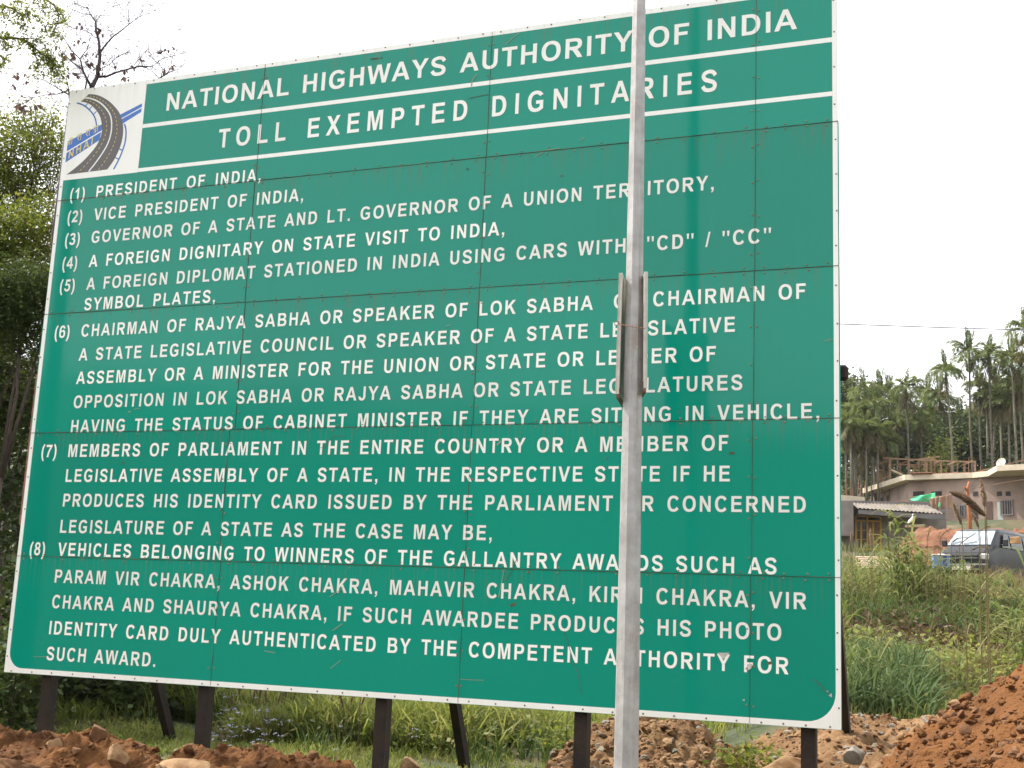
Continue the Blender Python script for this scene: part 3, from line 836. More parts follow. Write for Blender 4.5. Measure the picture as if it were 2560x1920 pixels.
# the four Hindi syllables on the upper band, as strokes
mb = MB()
def hs_(x, pts, w=.0085, k=[0]):
    k[0] += 1
    P = np.array([(x + p[0], 5.474 + p[1] + .325 * (x + p[0] - .05)) for p in pts])
    ribbon(mb, P, w, YE - .0018 - .00002 * (k[0] % 7))
def aa(x): hs_(x, [(.052, .07), (.052, -.002)])
def bar(x, a, b): hs_(x, [(a, .072), (b, .072)])
def ra(x): hs_(x, [(.026, .07), (.030, .045), (.012, .036), (.006, .040)]); hs_(x, [(.012, .036), (.034, .002)])
hs_(.050, [(.010, .055), (.004, .045), (.012, .036), (.018, .022), (.010, .012)]); hs_(.050, [(.016, .032), (.036, .032)]); hs_(.050, [(.034, .07), (.034, 0)]); aa(.056); bar(.050, .022, .066)
for x in (.170, .278): ra(x); aa(x); bar(x, -.002, .062)
hs_(.378, [(.006, .07), (.006, .04), (.016, .034), (.030, .04)]); hs_(.378, [(.031, .07), (.031, 0)]); hs_(.378, [(.030, .020), (.008, .004)]); aa(.381); bar(.378, -.002, .066)
mb.build('emblem_letters', YELLOW, emb)

line('NATIONAL HIGHWAYS AUTHORITY OF INDIA', 1.293, 7.727, 5.733, .192, 1.0, .0145, sign)
H2, T2 = .82, .128
for w, a, b in (('TOLL', 1.972, 2.757), ('EXEMPTED', 3.007, 4.704), ('DIGNITARIES', 4.954, 7.046)):
    n = len(w) - 1
    t = (b - a - text_width(w, .2 / .716, .84, 0, 0)) / n
    mb = MB(); put_text(mb, w, a, 5.256, .2, .84, t, 0, -.0075)
    mb.build('text_line', LETTER, sign)
TX_ = [('(1)', 'PRESIDENT OF INDIA,', 2.507, 4.862), ('(2)', 'VICE PRESIDENT OF INDIA,', 3.010, 4.613), ('(3)', 'GOVERNOR OF A STATE AND LT. GOVERNOR OF A UNION TERRITORY,', 7.03, 4.367),
      ('(4)', 'A FOREIGN DIGNITARY ON STATE VISIT TO INDIA,', 5.13, 4.109), ('(5)', 'A FOREIGN DIPLOMAT STATIONED IN INDIA USING CARS WITH  "CD" / "CC"', 7.515, 3.866), ('', 'SYMBOL PLATES,', 2.098, 3.650),
      ('(6)', 'CHAIRMAN OF RAJYA SABHA OR SPEAKER OF LOK SABHA  OR CHAIRMAN OF', 7.797, 3.372), ('', 'A STATE LEGISLATIVE COUNCIL OR SPEAKER OF A STATE LEGISLATIVE', 7.222, 3.122), ('', 'ASSEMBLY OR A MINISTER FOR THE UNION OR STATE OR LEADER OF', 7.065, 2.880),
      ('', 'OPPOSITION IN LOK SABHA OR RAJYA SABHA OR STATE LEGISLATURES', 7.287, 2.632), ('', 'HAVING THE STATUS OF CABINET MINISTER IF THEY ARE SITTING IN VEHICLE,', 7.90, 2.382), ('(7)', 'MEMBERS OF PARLIAMENT IN THE ENTIRE COUNTRY OR A MEMBER OF', 7.177, 2.135),
      ('', 'LEGISLATIVE ASSEMBLY OF A STATE, IN THE RESPECTIVE STATE IF HE', 7.192, 1.884), ('', 'PRODUCES HIS IDENTITY CARD ISSUED BY THE PARLIAMENT OR CONCERNED', 7.795, 1.638), ('', 'LEGISLATURE OF A STATE AS THE CASE MAY BE,', 5.14, 1.378),
      ('(8)', 'VEHICLES BELONGING TO WINNERS OF THE GALLANTRY AWARDS SUCH AS', 7.568, 1.152), ('', 'PARAM VIR CHAKRA, ASHOK CHAKRA, MAHAVIR CHAKRA, KIRTI CHAKRA, VIR', 7.797, .889), ('', 'CHAKRA AND SHAURYA CHAKRA, IF SUCH AWARDEE PRODUCES HIS PHOTO', 7.606, .642),
      ('', 'IDENTITY CARD DULY AUTHENTICATED BY THE COMPETENT AUTHORITY FOR', 7.662, .390), ('', 'SUCH AWARD.', 1.79, .143)]
for num, s, x1_, z in TX_:
    o = line(s, .508, x1_, z, .1285, .872, .0153, sign)
    if num:
        mb = MB()
        put_text(mb, num, .168 if z > 2 else .158, z, .1285, .872, .012, 0, -.0075)
        mb.build('text_line', LETTER, sign)

# weathered joints between the panels
mb = MB()
for r in range(4):
    zc = (rows[r][0] + rows[r + 1][1]) / 2
    x = -.002
    while x < 8.06:
        w = rr.uniform(.2, .7)
        h = rr.uniform(.0013, .0028)
        mb.box((x, -.0088, zc - h), (min(x + w, 8.062) - .0001, -.0015, zc + h)); x += w
for r, (z0, z1) in enumerate(rows):
    for c in range(3):
        z = z0 + .008
        while z < z1 - .008:
            w = rr.uniform(.15, .5)
            h = rr.uniform(.0009, .0021)
            mb.box((cols[r][c] - h, -.0086, z), (cols[r][c] + h, -.0013, min(z + w, z1 - .008) - .0001)); z += w
mb.build('panel_joints', JOINT, sign)

# scratches, scuffs and peeled bits, where the photograph shows them
def sp_(ox, oy, X, Y):
    p = aty(ox + X * 860 / 2212, oy + Y * 860 / 2212, -.0095); return np.array([p[0], p[2]])
SCR = mat('pale_scratch', (0.26, 0.34, 0.25), .7, col2=(0.28, 0.26, 0.17), vscale=9)
SCD = mat('dark_scuff', (0.05, 0.055, 0.04), .8, col2=(0.12, 0.10, 0.05), vscale=9)
PEEL = mat('peeled_backing', (0.62, 0.60, 0.56), .6, col2=(0.42, 0.40, 0.36), vscale=30)
def scr(mb, pts, w):
    C = resample(cr([sp_(*p) for p in pts], 4) if len(pts) > 2 else np.array([sp_(*p) for p in pts]), 8)
    ribbon(mb, C, w, -.0094)
mb = MB()
for pts, w in [([(850, 0, 1065, 285), (850, 0, 1110, 245), (850, 0, 1158, 208)], .006), ([(850, 0, 845, 555), (850, 0, 852, 515), (850, 0, 880, 478)], .010), ([(850, 0, 1255, 1008), (850, 0, 1305, 980)], .006), ([(850, 0, 1330, 965), (850, 0, 1412, 953)], .005), ([(850, 0, 1545, 900), (850, 0, 1572, 884)], .007),
               ([(0, 1280, 2120, 545), (0, 1280, 2205, 488)], .005), ([(0, 1280, 2140, 762), (0, 1280, 2202, 718)], .006), ([(0, 1280, 215, 930), (0, 1280, 300, 930)], .004), ([(0, 1280, 1700, 893), (0, 1280, 1768, 905)], .006), ([(0, 1280, 2125, 1005), (0, 1280, 2190, 955)], .005), ([(850, 1280, 1020, 550), (850, 1280, 1035, 470), (850, 1280, 1055, 370)], .006),
               ([(1700, 640, 930, 548), (1700, 640, 985, 532)], .006), ([(850, 640, 685, 448), (850, 640, 708, 445)], .006), ([(850, 1280, 775, 1075), (850, 1280, 860, 1080), (850, 1280, 925, 1082)], .004), ([(0, 640, 825, 1003), (0, 640, 842, 1000)], .008), ([(0, 640, 862, 985), (0, 640, 900, 978)], .005), ([(0, 640, 1440, 330), (0, 640, 1490, 330)], .006), ([(850, 640, 1010, 1215), (850, 640, 1035, 1190)], .014)]:
    scr(mb, pts, w)
mb.build('scratches', SCR, sign)
mb = MB()
for pts, w in [([(850, 0, 830, 632), (850, 0, 890, 618), (850, 0, 962, 606)], .006), ([(850, 1280, 1440, 770), (850, 1280, 1470, 860), (850, 1280, 1515, 1000), (850, 1280, 1540, 1080), (850, 1280, 1545, 1170)], .0045), ([(850, 1280, 1062, 445), (850, 1280, 1100, 385), (850, 1280, 1142, 290)], .005), ([(0, 640, 2060, 1235), (0, 640, 2110, 1210), (0, 640, 2130, 1165), (0, 640, 2210, 1155)], .004), ([(1700, 1280, 860, 1075), (1700, 1280, 905, 1120), (1700, 1280, 960, 1175)], .006),
               ([(1700, 640, 315, 1268), (1700, 640, 350, 1266)], .016), ([(850, 0, 195, 378), (850, 0, 245, 374)], .012), ([(850, 0, 260, 372), (850, 0, 270, 368)], .016), ([(850, 0, 815, 1090), (850, 0, 822, 1080)], .018), ([(850, 0, 1415, 1133), (850, 0, 1435, 1128)], .008), ([(850, 1280, 1095, 605), (850, 1280, 1130, 586)], .020), ([(0, 640, 780, 1320), (0, 640, 797, 1338)], .014), ([(850, 640, 1715, 1298), (850, 640, 1719, 1304)], .018), ([(1700, 1280, 575, 962), (1700, 1280, 580, 980)], .03)]:
    scr(mb, pts, w)
mb.build('scuffs', SCD, sign)
mb = MB()
for tri in ([(240, 905), (318, 905), (280, 945)], [(430, 978), (466, 975), (458, 1005), (436, 1018)], [(955, 1180), (975, 1165), (978, 1192)], [(402, 1205), (418, 1205), (412, 1218)], [(940, 1150), (953, 1150), (950, 1160)]):
    poly(mb, [tuple(sp_(1700, 1280, *p)) for p in tri], -.0097)
mb.build('peeled_patches', PEEL, sign)

# steel frame, posts and raking struts behind
mb = MB()
for z in (.06, 1.14, 2.39, 3.63, 4.87, 6.04):
    mb.box((.03, .002, z - .035), (8.03, .055, z + .035))
for z0_, z1_ in ((.10, 1.10), (1.18, 2.35), (2.43, 3.59), (3.67, 4.83), (4.91, 6.0)):
    for x in (1.2, 2.44, 3.67, 4.91, 6.15, 7.37): mb.box((x - .03, .004, z0_), (x + .03, .05, z1_))
mb.build('rear_frame', RUST, sign)
mb = MB(); mb.box((-.022, -.002, 1.45), (.003, .05, 3.0)); mb.build('edge_angle', RUSTRED, sign)
for x in (.48, 2.30, 4.14, 5.97, 7.80):
    mb = MB(); mb.box((x - .056, .058, -1.3), (x + .056, .170, 5.95)); mb.build('post', RUST, sign, bevel=.004)
for x, f in ((.44, 2.30), (2.26, 2.15), (4.12, 2.1), (5.93, 2.2), (7.86, 2.35)):
    if x in (2.26, 5.93): continue
    mb = MB(); mb.bar((x, .172, 2.95), (x, f + .15, -1.2), .085, .10); mb.build('strut', RUST, sign)
pk = aty(2112, 928, .06)
mb = MB(); mb.box((8.02, .056, pk[2] - .07), (8.115, .14, pk[2] + .055)); mb.build('end_bracket', RUST, sign, bevel=.02)

# ------------------------------------------------------------------ galvanised pole in front of the sign, with two boards tied to it
pole = empty('galvanised_pole', (6.66, -.95, -.9))
tag(pole, 'tall tapered octagonal galvanised steel pole standing in front of the green sign', 'pole')
PX, PY = 6.655, -.95
def pole_d(z): return np.interp(z, [-1, 9], [.182, .060])
def oct_ring(z, k=1.0, off=0.0):
    cx = np.interp(z, [-.30, 5.69], [6.645, 6.600])
    r = pole_d(z) / 2 / math.cos(math.pi / 8) * k + off
    a0 = math.atan2(CAM[1] - PY, CAM[0] - PX) + rad(22.5 + 5)
    return [(cx - PX + .005 + r * math.cos(a0 + k2 * math.pi / 4), r * math.sin(a0 + k2 * math.pi / 4), z + .9) for k2 in range(8)]
mb = MB()
zsec = list(np.linspace(-1.4, 9.0, 27))
vs, fs = [], []
for z in zsec: vs += oct_ring(z)
for i in range(len(zsec) - 1):
    for k in range(8):
        fs.append([i * 8 + k, i * 8 + (k + 1) % 8, (i + 1) * 8 + (k + 1) % 8, (i + 1) * 8 + k])
fs.append(list(range(8))[::-1]); fs.append([(len(zsec) - 1) * 8 + k for k in range(8)])
mb.add(vs, fs)
ps = mb.build('shaft', GALV, pole, bevel=.0)
mb = MB(); mb.box((-.16, -.16, .02), (.16, .16, .045)); mb.build('base_plate', GALV, pole)
# two narrow boards clamped edge-on to the pole
cdir = Vector((CAM[0] - PX, CAM[1] - PY, 0)).normalized()     # towards the viewer
sdir = Vector((-cdir.y, cdir.x, 0))                             # to the right as seen
sdir = Vector((RIGHT[0], RIGHT[1], 0)).normalized()
BOARD = mat('board_back', (0.34, 0.30, 0.24), 0.6, col2=(0.46, 0.42, 0.34), vscale=5)
BRACK = mat('rust_stained_angle', (0.19, 0.115, 0.070), .8, col2=(0.12, 0.065, 0.038), vscale=12)
def pboard(side, px_top, px_bot, v_top, v_bot, label):
    ptop, pbot = aty(px_top, v_top, -1.06), aty(px_bot, v_bot, -1.06)
    z1, z0 = ptop[2], pbot[2]
    o = empty('edge_on_board', (pbot[0], pbot[1], pbot[2]))
    tag(o, label, 'board', 'narrow boards tied to the pole')
    h = z1 - z0
    tilt = Vector((ptop[0] - pbot[0], 0, 0)) / h
    ax = (cdir * -1 + sdir * (-.10 * side)).normalized()        # depth direction, away from the viewer
    nx = Vector((-ax.y, ax.x, 0)) * side * -1
    if nx.dot(sdir) * side < 0: nx = -nx
    def pt(d, t, z): 
        p = ax * d + nx * t + tilt * z
        return Vector((p.x, p.y, z))
    def slab(mb, d0, d1, t0, t1, za, zb):
        vs = [pt(d0, t0, za), pt(d1, t0, za), pt(d1, t1, za), pt(d0, t1, za), pt(d0, t0, zb), pt(d1, t0, zb), pt(d1, t1, zb), pt(d0, t1, zb)]
        fs = [(0, 3, 2, 1), (4, 5, 6, 7), (0, 1, 5, 4), (1, 2, 6, 5), (2, 3, 7, 6), (3, 0, 4, 7)]
        mb.add(vs, fs)
    # frame: an aluminium channel right round, its front edge is what shows
    mb = MB()
    slab(mb, 0, .028, -.002, .020, 0, h)
    slab(mb, .40, .428, -.002, .020, 0, h)
    slab(mb, .0285, .3995, .0, .018, 0, .03)
    slab(mb, .0285, .3995, .0, .018, h - .03, h)
    mb.build('frame', ALU, o, bevel=.002)
    mb = MB(); slab(mb, .030, .398, .004, .010, .031, h - .031); mb.build('sheet', BOARD, o)
    mb = MB(); slab(mb, -.001, .010, .0205, .027, .0, h); mb.build('edge_strip', ALU, o)
    mb = MB(); slab(mb, .0, .428, .001, .019, -.030, -.001); slab(mb, .0, .05, -.004, .000, -.04, .05); mb.build('bottom_bracket', BRACK, o)
    return o
pboard(-1, 1556, 1547, 682, 985, 'left one of two narrow white framed boards tied edge on to the pole')
pboard(1, 1611, 1609, 679, 970, 'right one of two narrow white framed boards tied edge on to the pole')
wire = MB()
w0, w1 = aty(1549, 811, -1.09), aty(1614, 822, -1.09)
wp = []
for k in range(25):
    t = k / 24
    a = Vector(w0) * (1 - t) + Vector(w1) * t
    wp.append(a + Vector((0, -.012 - .03 * math.sin(math.pi * t), -.008 * math.sin(math.pi * t) + .003 * math.sin(k * 2.1))))
wire.tube(wp, .0032, 5)
lp = [Vector(w0) + Vector((-.016 + .018 * math.cos(a), -.014 - .003 * a, .004 + .018 * math.sin(a))) for a in np.linspace(0, 6.9, 16)]
wire.tube(lp, .003, 5)
tag(wire.build('binding_wire', RUSTRED, None), 'thin rusty wire binding the two narrow boards across the pole', 'wire')

# ------------------------------------------------------------------ leaves and grass
def leaf_quads(P, size, rs, up=0.3, aspect=0.5, droop=0.0):
    """one pointed leaf (a lozenge) per point, random direction"""
    n = len(P)
    d = rs.randn(n, 3); d[:, 2] = d[:, 2] * .6 - droop
    d /= np.linalg.norm(d, axis=1)[:, None]
    nn = rs.randn(n, 3); nn[:, 2] += up * 3
    s = np.cross(d, nn); s /= np.linalg.norm(s, axis=1)[:, None] + 1e-9
    L = (size * rs.uniform(.6, 1.35, n))[:, None]
    w = L * aspect * rs.uniform(.7, 1.2, n)[:, None]
    m = P + d * L * .45
    return np.stack([P, m + s * w * .5, P + d * L, m - s * w * .5], 1)

def blob_points(blobs, n, rs, shell=0.45):
    """points spread through ellipsoids, thicker towards their skins"""
    vol = np.array([b[3] * b[4] * b[5] for b in blobs]) ** .7
    ch = rs.choice(len(blobs), n, p=vol / vol.sum())
    B = np.array(blobs)[ch]
    d = rs.randn(n, 3); d /= np.linalg.norm(d, axis=1)[:, None]
    r = (shell + (1 - shell) * rs.rand(n)) ** .6 * (1 + .10 * rs.randn(n))
    return B[:, :3] + d * r[:, None] * B[:, 3:6]

def grass_quads(P, h, w, rs, lean=.5, az=None, bend=1.0):
    n = len(P)
    h = np.broadcast_to(h, n) * rs.uniform(.55, 1.35, n); w = np.broadcast_to(w, n)
    a = rs.rand(n) * 6.283 if az is None else az + rs.randn(n) * .6
    dirv = np.stack([np.cos(a), np.sin(a), 0 * a], 1)
    f = rs.rand(n) * 6.283
    sd = np.stack([np.cos(f), np.sin(f), 0 * f], 1)
    ln = (lean * rs.uniform(.15, 1.3, n))
    q = []
    prev = None
    lev = [(0, 0, .9), (.42, .16, 1.0), (.76, .5, .75), (.93, 1.0, .06)]
    for t, o, ww in lev:
        bb = np.clip(ln * bend - .55, 0, 1)
        c = P + np.stack([0 * h, 0 * h, h * t * (1 - bb * o * .55)], 1) + dirv * (h * ln * o)[:, None]
        L, Rr = c - sd * (w * ww * .5)[:, None], c + sd * (w * ww * .5)[:, None]
        if prev is not None: q.append(np.stack([prev[0], prev[1], Rr, L], 1))
        prev = (L, Rr)
    return np.stack(q, 1).reshape(-1, 4, 3)

def wedge(n, u0, u1, D0, D1, rs, power=1.0, clump=0.0, cs=1.3):
    """n ground points between two photograph columns and two distances, gathered into tufts"""
    m = n if not clump else n * 3
    u = rs.uniform(u0, u1, m)
    D = np.sqrt(D0 ** 2 + (D1 ** 2 - D0 ** 2) * rs.rand(m) ** power)
    base = math.atan2(FWD[0], FWD[1])
    az = base + np.arctan((u - 1280) / FPX * 1.0)
    x, y = CAM[0] + D * np.sin(az), CAM[1] + D * np.cos(az)
    if clump:
        k = fbm(x * cs, y * cs, 91, 3) + .12 * rs.rand(m)
        o = np.argsort(-k)[:int(m * (1 - .667 * clump))]
        o = rs.permutation(o)[:n]
        x, y = x[o], y[o]
    return np.stack([x, y, hgt(x, y)], 1)

def tall(P, s=1.0, seed=55):
    return .55 + .95 * fbm(P[:, 0] * s, P[:, 1] * s, seed, 3)

GR1 = leafmat('grass_green', (0.120, 0.180, 0.028), (0.23, 0.260, 0.075), .42)
GR2 = leafmat('grass_dry', (0.26, 0.20, 0.10), (0.17, 0.14, 0.06), .25)
GR3 = leafmat('grass_dark', (0.045, 0.085, 0.022), (0.08, 0.12, 0.03), .3)
GR4 = leafmat('grass_olive', (0.070, 0.100, 0.026), (0.180, 0.180, 0.062), .35)
LF1 = leafmat('leaf_fresh', (0.075, 0.120, 0.014), (0.16, 0.190, 0.032), .45)
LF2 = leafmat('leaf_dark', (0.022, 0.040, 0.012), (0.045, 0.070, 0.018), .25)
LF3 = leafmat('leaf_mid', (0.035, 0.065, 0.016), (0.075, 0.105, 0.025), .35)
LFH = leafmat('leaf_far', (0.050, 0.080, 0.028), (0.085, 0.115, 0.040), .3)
DEADL = leafmat('leaf_dead', (0.085, 0.058, 0.045), (0.15, 0.100, 0.068), .3)
BRACKEN = leafmat('dead_bracken', (0.035, 0.024, 0.014), (0.12, 0.078, 0.040), .2)
BARK = mat('bark', (0.105, 0.075, 0.060), 0.9, col2=(0.055, 0.040, 0.035), vscale=8, bump=.4, bscale=30)
BARKP = mat('purple_grey_bark', (0.115, 0.080, 0.095), 0.9, col2=(0.065, 0.045, 0.055), vscale=8, bump=.4, bscale=30)

rs = np.random.RandomState(11)
# grass behind the sign
def gr(n, u0, u1, D0, D1, h, w, lean, p=1.0, cl=.5, cs=1.3):
    P = wedge(n, u0, u1, D0, D1, rs, p, cl, cs)
    return grass_quads(P, h * tall(P), w, rs, lean)
q = [gr(11000, 640, 930, 14.6, 22, .46, .020, .9, 1.0, .35), gr(15000, 780, 1620, 14.4, 24, .55, .021, .95, 1.0, .35), gr(3500, 560, 1500, 12.0, 14.6, .11, .010, .9), gr(4500, 420, 660, 16.0, 21, .46, .018, .9), gr(5000, 1500, 2120, 15.0, 26, .5, .014, .8), gr(1800, 140, 430, 16.0, 18.5, .26, .016, .9), gr(3800, 60, 600, 12.3, 15.8, .12, .014, .9)]
o = quads_mesh('grass', np.concatenate(q), GR1); tag(o, 'tall green grass growing behind the big sign', 'grass', kind='stuff')
q = [gr(4000, 560, 1600, 15.8, 23, .5, .013, .8, 1.2, .6, 2.0), gr(1500, 800, 1600, 13.6, 18, .3, .016, .9, 1, .6, 2.0)]
o = quads_mesh('dark_grass', np.concatenate(q), GR3); tag(o, 'darker grass tufts between the bright grass behind the sign', 'grass', kind='stuff')
q = [gr(3000, 600, 1600, 14.4, 23, .40, .009, .6)]
o = quads_mesh('dry_grass', np.concatenate(q), GR2); tag(o, 'dry straw coloured stalks among the grass behind the sign', 'grass', kind='stuff')
# broad leaved low weeds among the grass
P = wedge(7000, 600, 1600, 14.2, 20, rs, 1, .5, 1.0); P[:, 2] += rs.rand(len(P)) * .36 * tall(P)
P2 = wedge(1600, 560, 1500, 11.9, 13.6, rs, 1, .6); P2[:, 2] += rs.rand(len(P2)) * .07
o = quads_mesh('weeds', np.concatenate([leaf_quads(P, .085, rs, .8, .5), leaf_quads(P2, .055, rs, .8, .5), leaf_quads(wedge(1700, 60, 520, 12.4, 16.2, rs, 1, .4) + np.array([0, 0, .04]), .075, rs, .8, .55)]), [GR4]); tag(o, 'low broad leaved weeds among the grass behind the sign', 'weeds', kind='stuff')

# pale lilac flower heads and dark seed spikes over the grass left of the middle post
LILAC = mat('lilac_flower', (0.33, 0.34, 0.47), .8, col2=(0.30, 0.30, 0.45), vscale=40)
SPIKE = mat('seed_spike', (0.10, 0.050, 0.045), .9, col2=(0.17, 0.10, 0.07), vscale=30)
mb = MB()
for k in range(150):
    u = random.Random(k).choice([random.Random(k).uniform(600, 1100), random.Random(k + 1).gauss(690, 70)])
    p = wedge(1, u, u + 1, 13.2, 17.5, rs)[0]
    h = .12 + .30 * rs.rand()
    mb.mi = 1; mb.tube([p, p + np.array([.02, 0, h])], [.002, .002], 3, False); mb.mi = 0
    for j in range(4):
        c = p + np.array([rs.randn() * .018, rs.randn() * .018, h + rs.rand() * .015]); r = .008 + .005 * rs.rand()
        mb.add([(c[0] + r, c[1], c[2]), (c[0], c[1] + r, c[2]), (c[0] - r, c[1], c[2]), (c[0], c[1] - r, c[2]), (c[0], c[1], c[2] + r * .9), (c[0], c[1], c[2] - r * .5)],
               [(0, 1, 4), (1, 2, 4), (2, 3, 4), (3, 0, 4), (1, 0, 5), (2, 1, 5), (3, 2, 5), (0, 3, 5)])
tag(mb.build('wild_flowers', [LILAC, GR4]), 'small pale lilac flower heads in the grass by the middle post', 'flowers', kind='stuff')
mb = MB()
for k in range(150):
    u = rs.choice([rs.uniform(540, 900), rs.uniform(620, 1000), rs.uniform(780, 1000)])
    p = wedge(1, u, u + 1, 14.0, 19, rs)[0]
    h = .40 + .38 * rs.rand(); l = rs.randn(2) * .06
    top = p + np.array([l[0], l[1], h])
    mb.tube([p, top], [.003, .003], 3, False)
    mb.tube([top, top + np.array([l[0] * .3, 0, .06]), top + np.array([l[0] * .6, 0, .13])], [.007, .013, .004], 5)
tag(mb.build('seed_spikes', SPIKE), 'dark upright seed spikes standing over the grass behind the sign', 'weeds', kind='stuff')

# the grassy bank on the right
q = [gr(5500, 2080, 2640, 14.5, 22, .24, .013, .9), gr(3600, 2080, 2640, 21, 33, .30, .016, .9, 1, .6, .9), gr(1500, 2080, 2250, 24, 33, .55, .016, .8)]
o = quads_mesh('grass', np.concatenate(q), GR4); tag(o, 'rough green grass covering the bank right of the sign', 'grass', kind='stuff')
q = [gr(1500, 2090, 2330, 14.8, 20, .42, .034, 1.1, 1, .4, 1.6), gr(900, 2090, 2300, 14.8, 18, .58, .026, .8, 1, .4, 1.6)]
GR5 = leafmat('broad_grass', (0.040, 0.085, 0.026), (0.13, 0.18, 0.075), .3)
o = quads_mesh('broad_grass', np.concatenate(q), GR5); tag(o, 'dark broad bladed grass on the bank close to the sign edge', 'grass', kind='stuff')
q = [gr(4500, 2080, 2640, 14.5, 30, .22, .016, .9, 1, .6, 1.0)]
o = quads_mesh('bright_grass', np.concatenate(q), GR1); tag(o, 'fresh light green grass in patches on the lower bank', 'grass', kind='stuff')
q = [gr(8000, 2080, 2640, 17, 34, .36, .012, .9, 1, .6, .8), gr(4200, 2080, 2640, 27, 34, .50, .013, .65, 1, .4)]
o = quads_mesh('dry_grass', np.concatenate(q), GR2); tag(o, 'brown dry grass stalks on the bank right of the sign', 'grass', kind='stuff')
q = [gr(6000, 2080, 2640, 22, 31, .45, .022, .9, 1, .7, .7)]
o = quads_mesh('dark_undergrowth', np.concatenate(q), GR3); tag(o, 'dark tangled undergrowth across the middle of the bank', 'undergrowth', kind='stuff')
P = np.concatenate([wedge(4500, 2080, 2640, 15, 21, rs, 1, .5, .8), wedge(2500, 2080, 2640, 26, 32, rs, 1, .5, .8)]); P[:, 2] += rs.rand(len(P)) ** 2 * .4
o = quads_mesh('weeds', leaf_quads(P, .10, rs, .5, .55), [GR1]); tag(o, 'leafy weeds scattered over the bank right of the sign', 'weeds', kind='stuff')
P = wedge(14000, 2080, 2640, 19.5, 30, rs, 1, .6, .7); P[:, 2] += rs.rand(len(P)) ** 2 * .4
o = quads_mesh('dead_bracken', leaf_quads(P, .12, rs, .3, .35), [BRACKEN]); tag(o, 'dead brown leaves and stalks tangled across the middle of the bank', 'undergrowth', kind='stuff')
# ground cover elsewhere (mostly hidden by the sign)
q = [grass_quads(wedge(5000, 900, 2100, 24, 60, rs), .6, .03, rs, .8), grass_quads(wedge(4000, 1900, 2700, 36, 66, rs), .6, .03, rs, .7)]
o = quads_mesh('grass', np.concatenate(q), GR4); tag(o, 'rough grass in the field and yard beyond the sign', 'grass', kind='stuff')

def strap_leaf(mb, p, d, L, w, drop, up, n=7):
    """a long arching cane leaf, folded along its midrib"""
    d = Vector(d).normalized(); side = d.cross(Vector((0, 0, 1))).normalized()
    pts = []
    for i in range(n + 1):
        t = i / n
        c = Vector(p) + d * (L * t * (1 - .12 * t)) + Vector((0, 0, up * L * t - drop * L * t * t))
        ww = w * (.45 + 1.6 * t) if t < .3 else w * (1.0 - ((t - .3) / .7) ** 1.6)
        pts.append((c - side * ww * .5 + Vector((0, 0, ww * .18)), c, c + side * ww * .5 + Vector((0, 0, ww * .18))))
    vs = [x for r in pts for x in r]
    fs = []
    for i in range(n):
        a = i * 3
        fs += [(a, a + 1, a + 4, a + 3), (a + 1, a + 2, a + 5, a + 4)]
    mb.add(vs, fs)

CANE = leafmat('cane_leaf', (0.075, 0.115, 0.026), (0.190, 0.210, 0.075), .4, hue=.02)
def cane(u, v, D, H, nst, label, seed, L=.95, w=.042, sp=.16):
    """a clump of tall cane grass; (u, v) = its foot"""
    r = random.Random(seed)
    p = at(u, v, D); p[2] = float(hgt(p[0], p[1]))
    o = empty('cane_grass', p)
    tag(o, label, 'tall grass', 'clumps of tall cane grass on the bank')
    st, lv = MB(), MB()
    for k in range(nst):
        bx, by = r.gauss(0, sp), r.gauss(0, sp)
        hh = H * r.uniform(.55, 1.0)
        lx, ly = r.gauss(0, .12), r.gauss(0, .12)
        pts = [Vector((bx + lx * t * t * hh, by + ly * t * t * hh, hh * t)) for t in (0, .35, .7, 1)]
        st.tube(pts, [.011, .010, .008, .004], 5)
        for j in range(7):
            t = .25 + .75 * j / 6
            q0 = Vector((bx + lx * t * t * hh, by + ly * t * t * hh, hh * t))
            a = r.uniform(0, 6.283)
            strap_leaf(lv, q0, (math.cos(a), math.sin(a), 0), L * r.uniform(.6, 1.1), w * r.uniform(.7, 1.2), r.uniform(.55, 1.1), r.uniform(.5, 1.3))
    st.build('stalks', GR4, o); lv.build('leaves', CANE, o)
cane(2243, 1440, 27, 1.9, 20, 'tall bright green cane grass clump in front of the tiled porch', 1, .72, .055, .14)
cane(2275, 1470, 26, 1.3, 22, 'shorter cane grass clump right beside the tallest bright green one', 2, .8, .05, .30)
cane(2128, 1460, 25, .95, 14, 'low cane grass clump against the right edge of the big sign', 3, .7, .03)
cane(2345, 1470, 27, .98, 18, 'cane grass clump in front of the blue crate and van bumper', 4, .7, .034, .28)
cane(2420, 1470, 28, .80, 20, 'low spreading cane grass clump hiding the bumper of the van', 14, .6, .03, .34)
cane(2180, 1470, 28, .95, 22, 'cane grass clump under the yellow window of the porch house', 15, .7, .038, .32)
cane(2545, 1560, 19, 1.25, 10, 'large arching cane grass clump at the right edge of the frame', 5, .85, .034)
cane(2478, 1520, 21, 1.05, 9, 'cane grass clump with long arching blades below the dark van side', 6, .75, .028)
cane(2600, 1420, 16.5, 1.9, 9, 'nearest cane grass clump leaning in from outside the right edge', 7, 1.0, .032)
cane(2120, 1690, 16.2, .75, 12, 'dark green cane grass clump beside the foot of the sign', 8, .5, .028)
cane(2185, 1680, 16.4, .7, 12, 'second dark green clump a little right of the foot of the sign', 9, .5, .028)
cane(2150, 1600, 18.5, .8, 10, 'cane grass clump halfway up the bank next to the sign edge', 10, .6, .028)
cane(2395, 1660, 17.5, .6, 9, 'small bright clump on the lower part of the bank', 12, .5, .024)

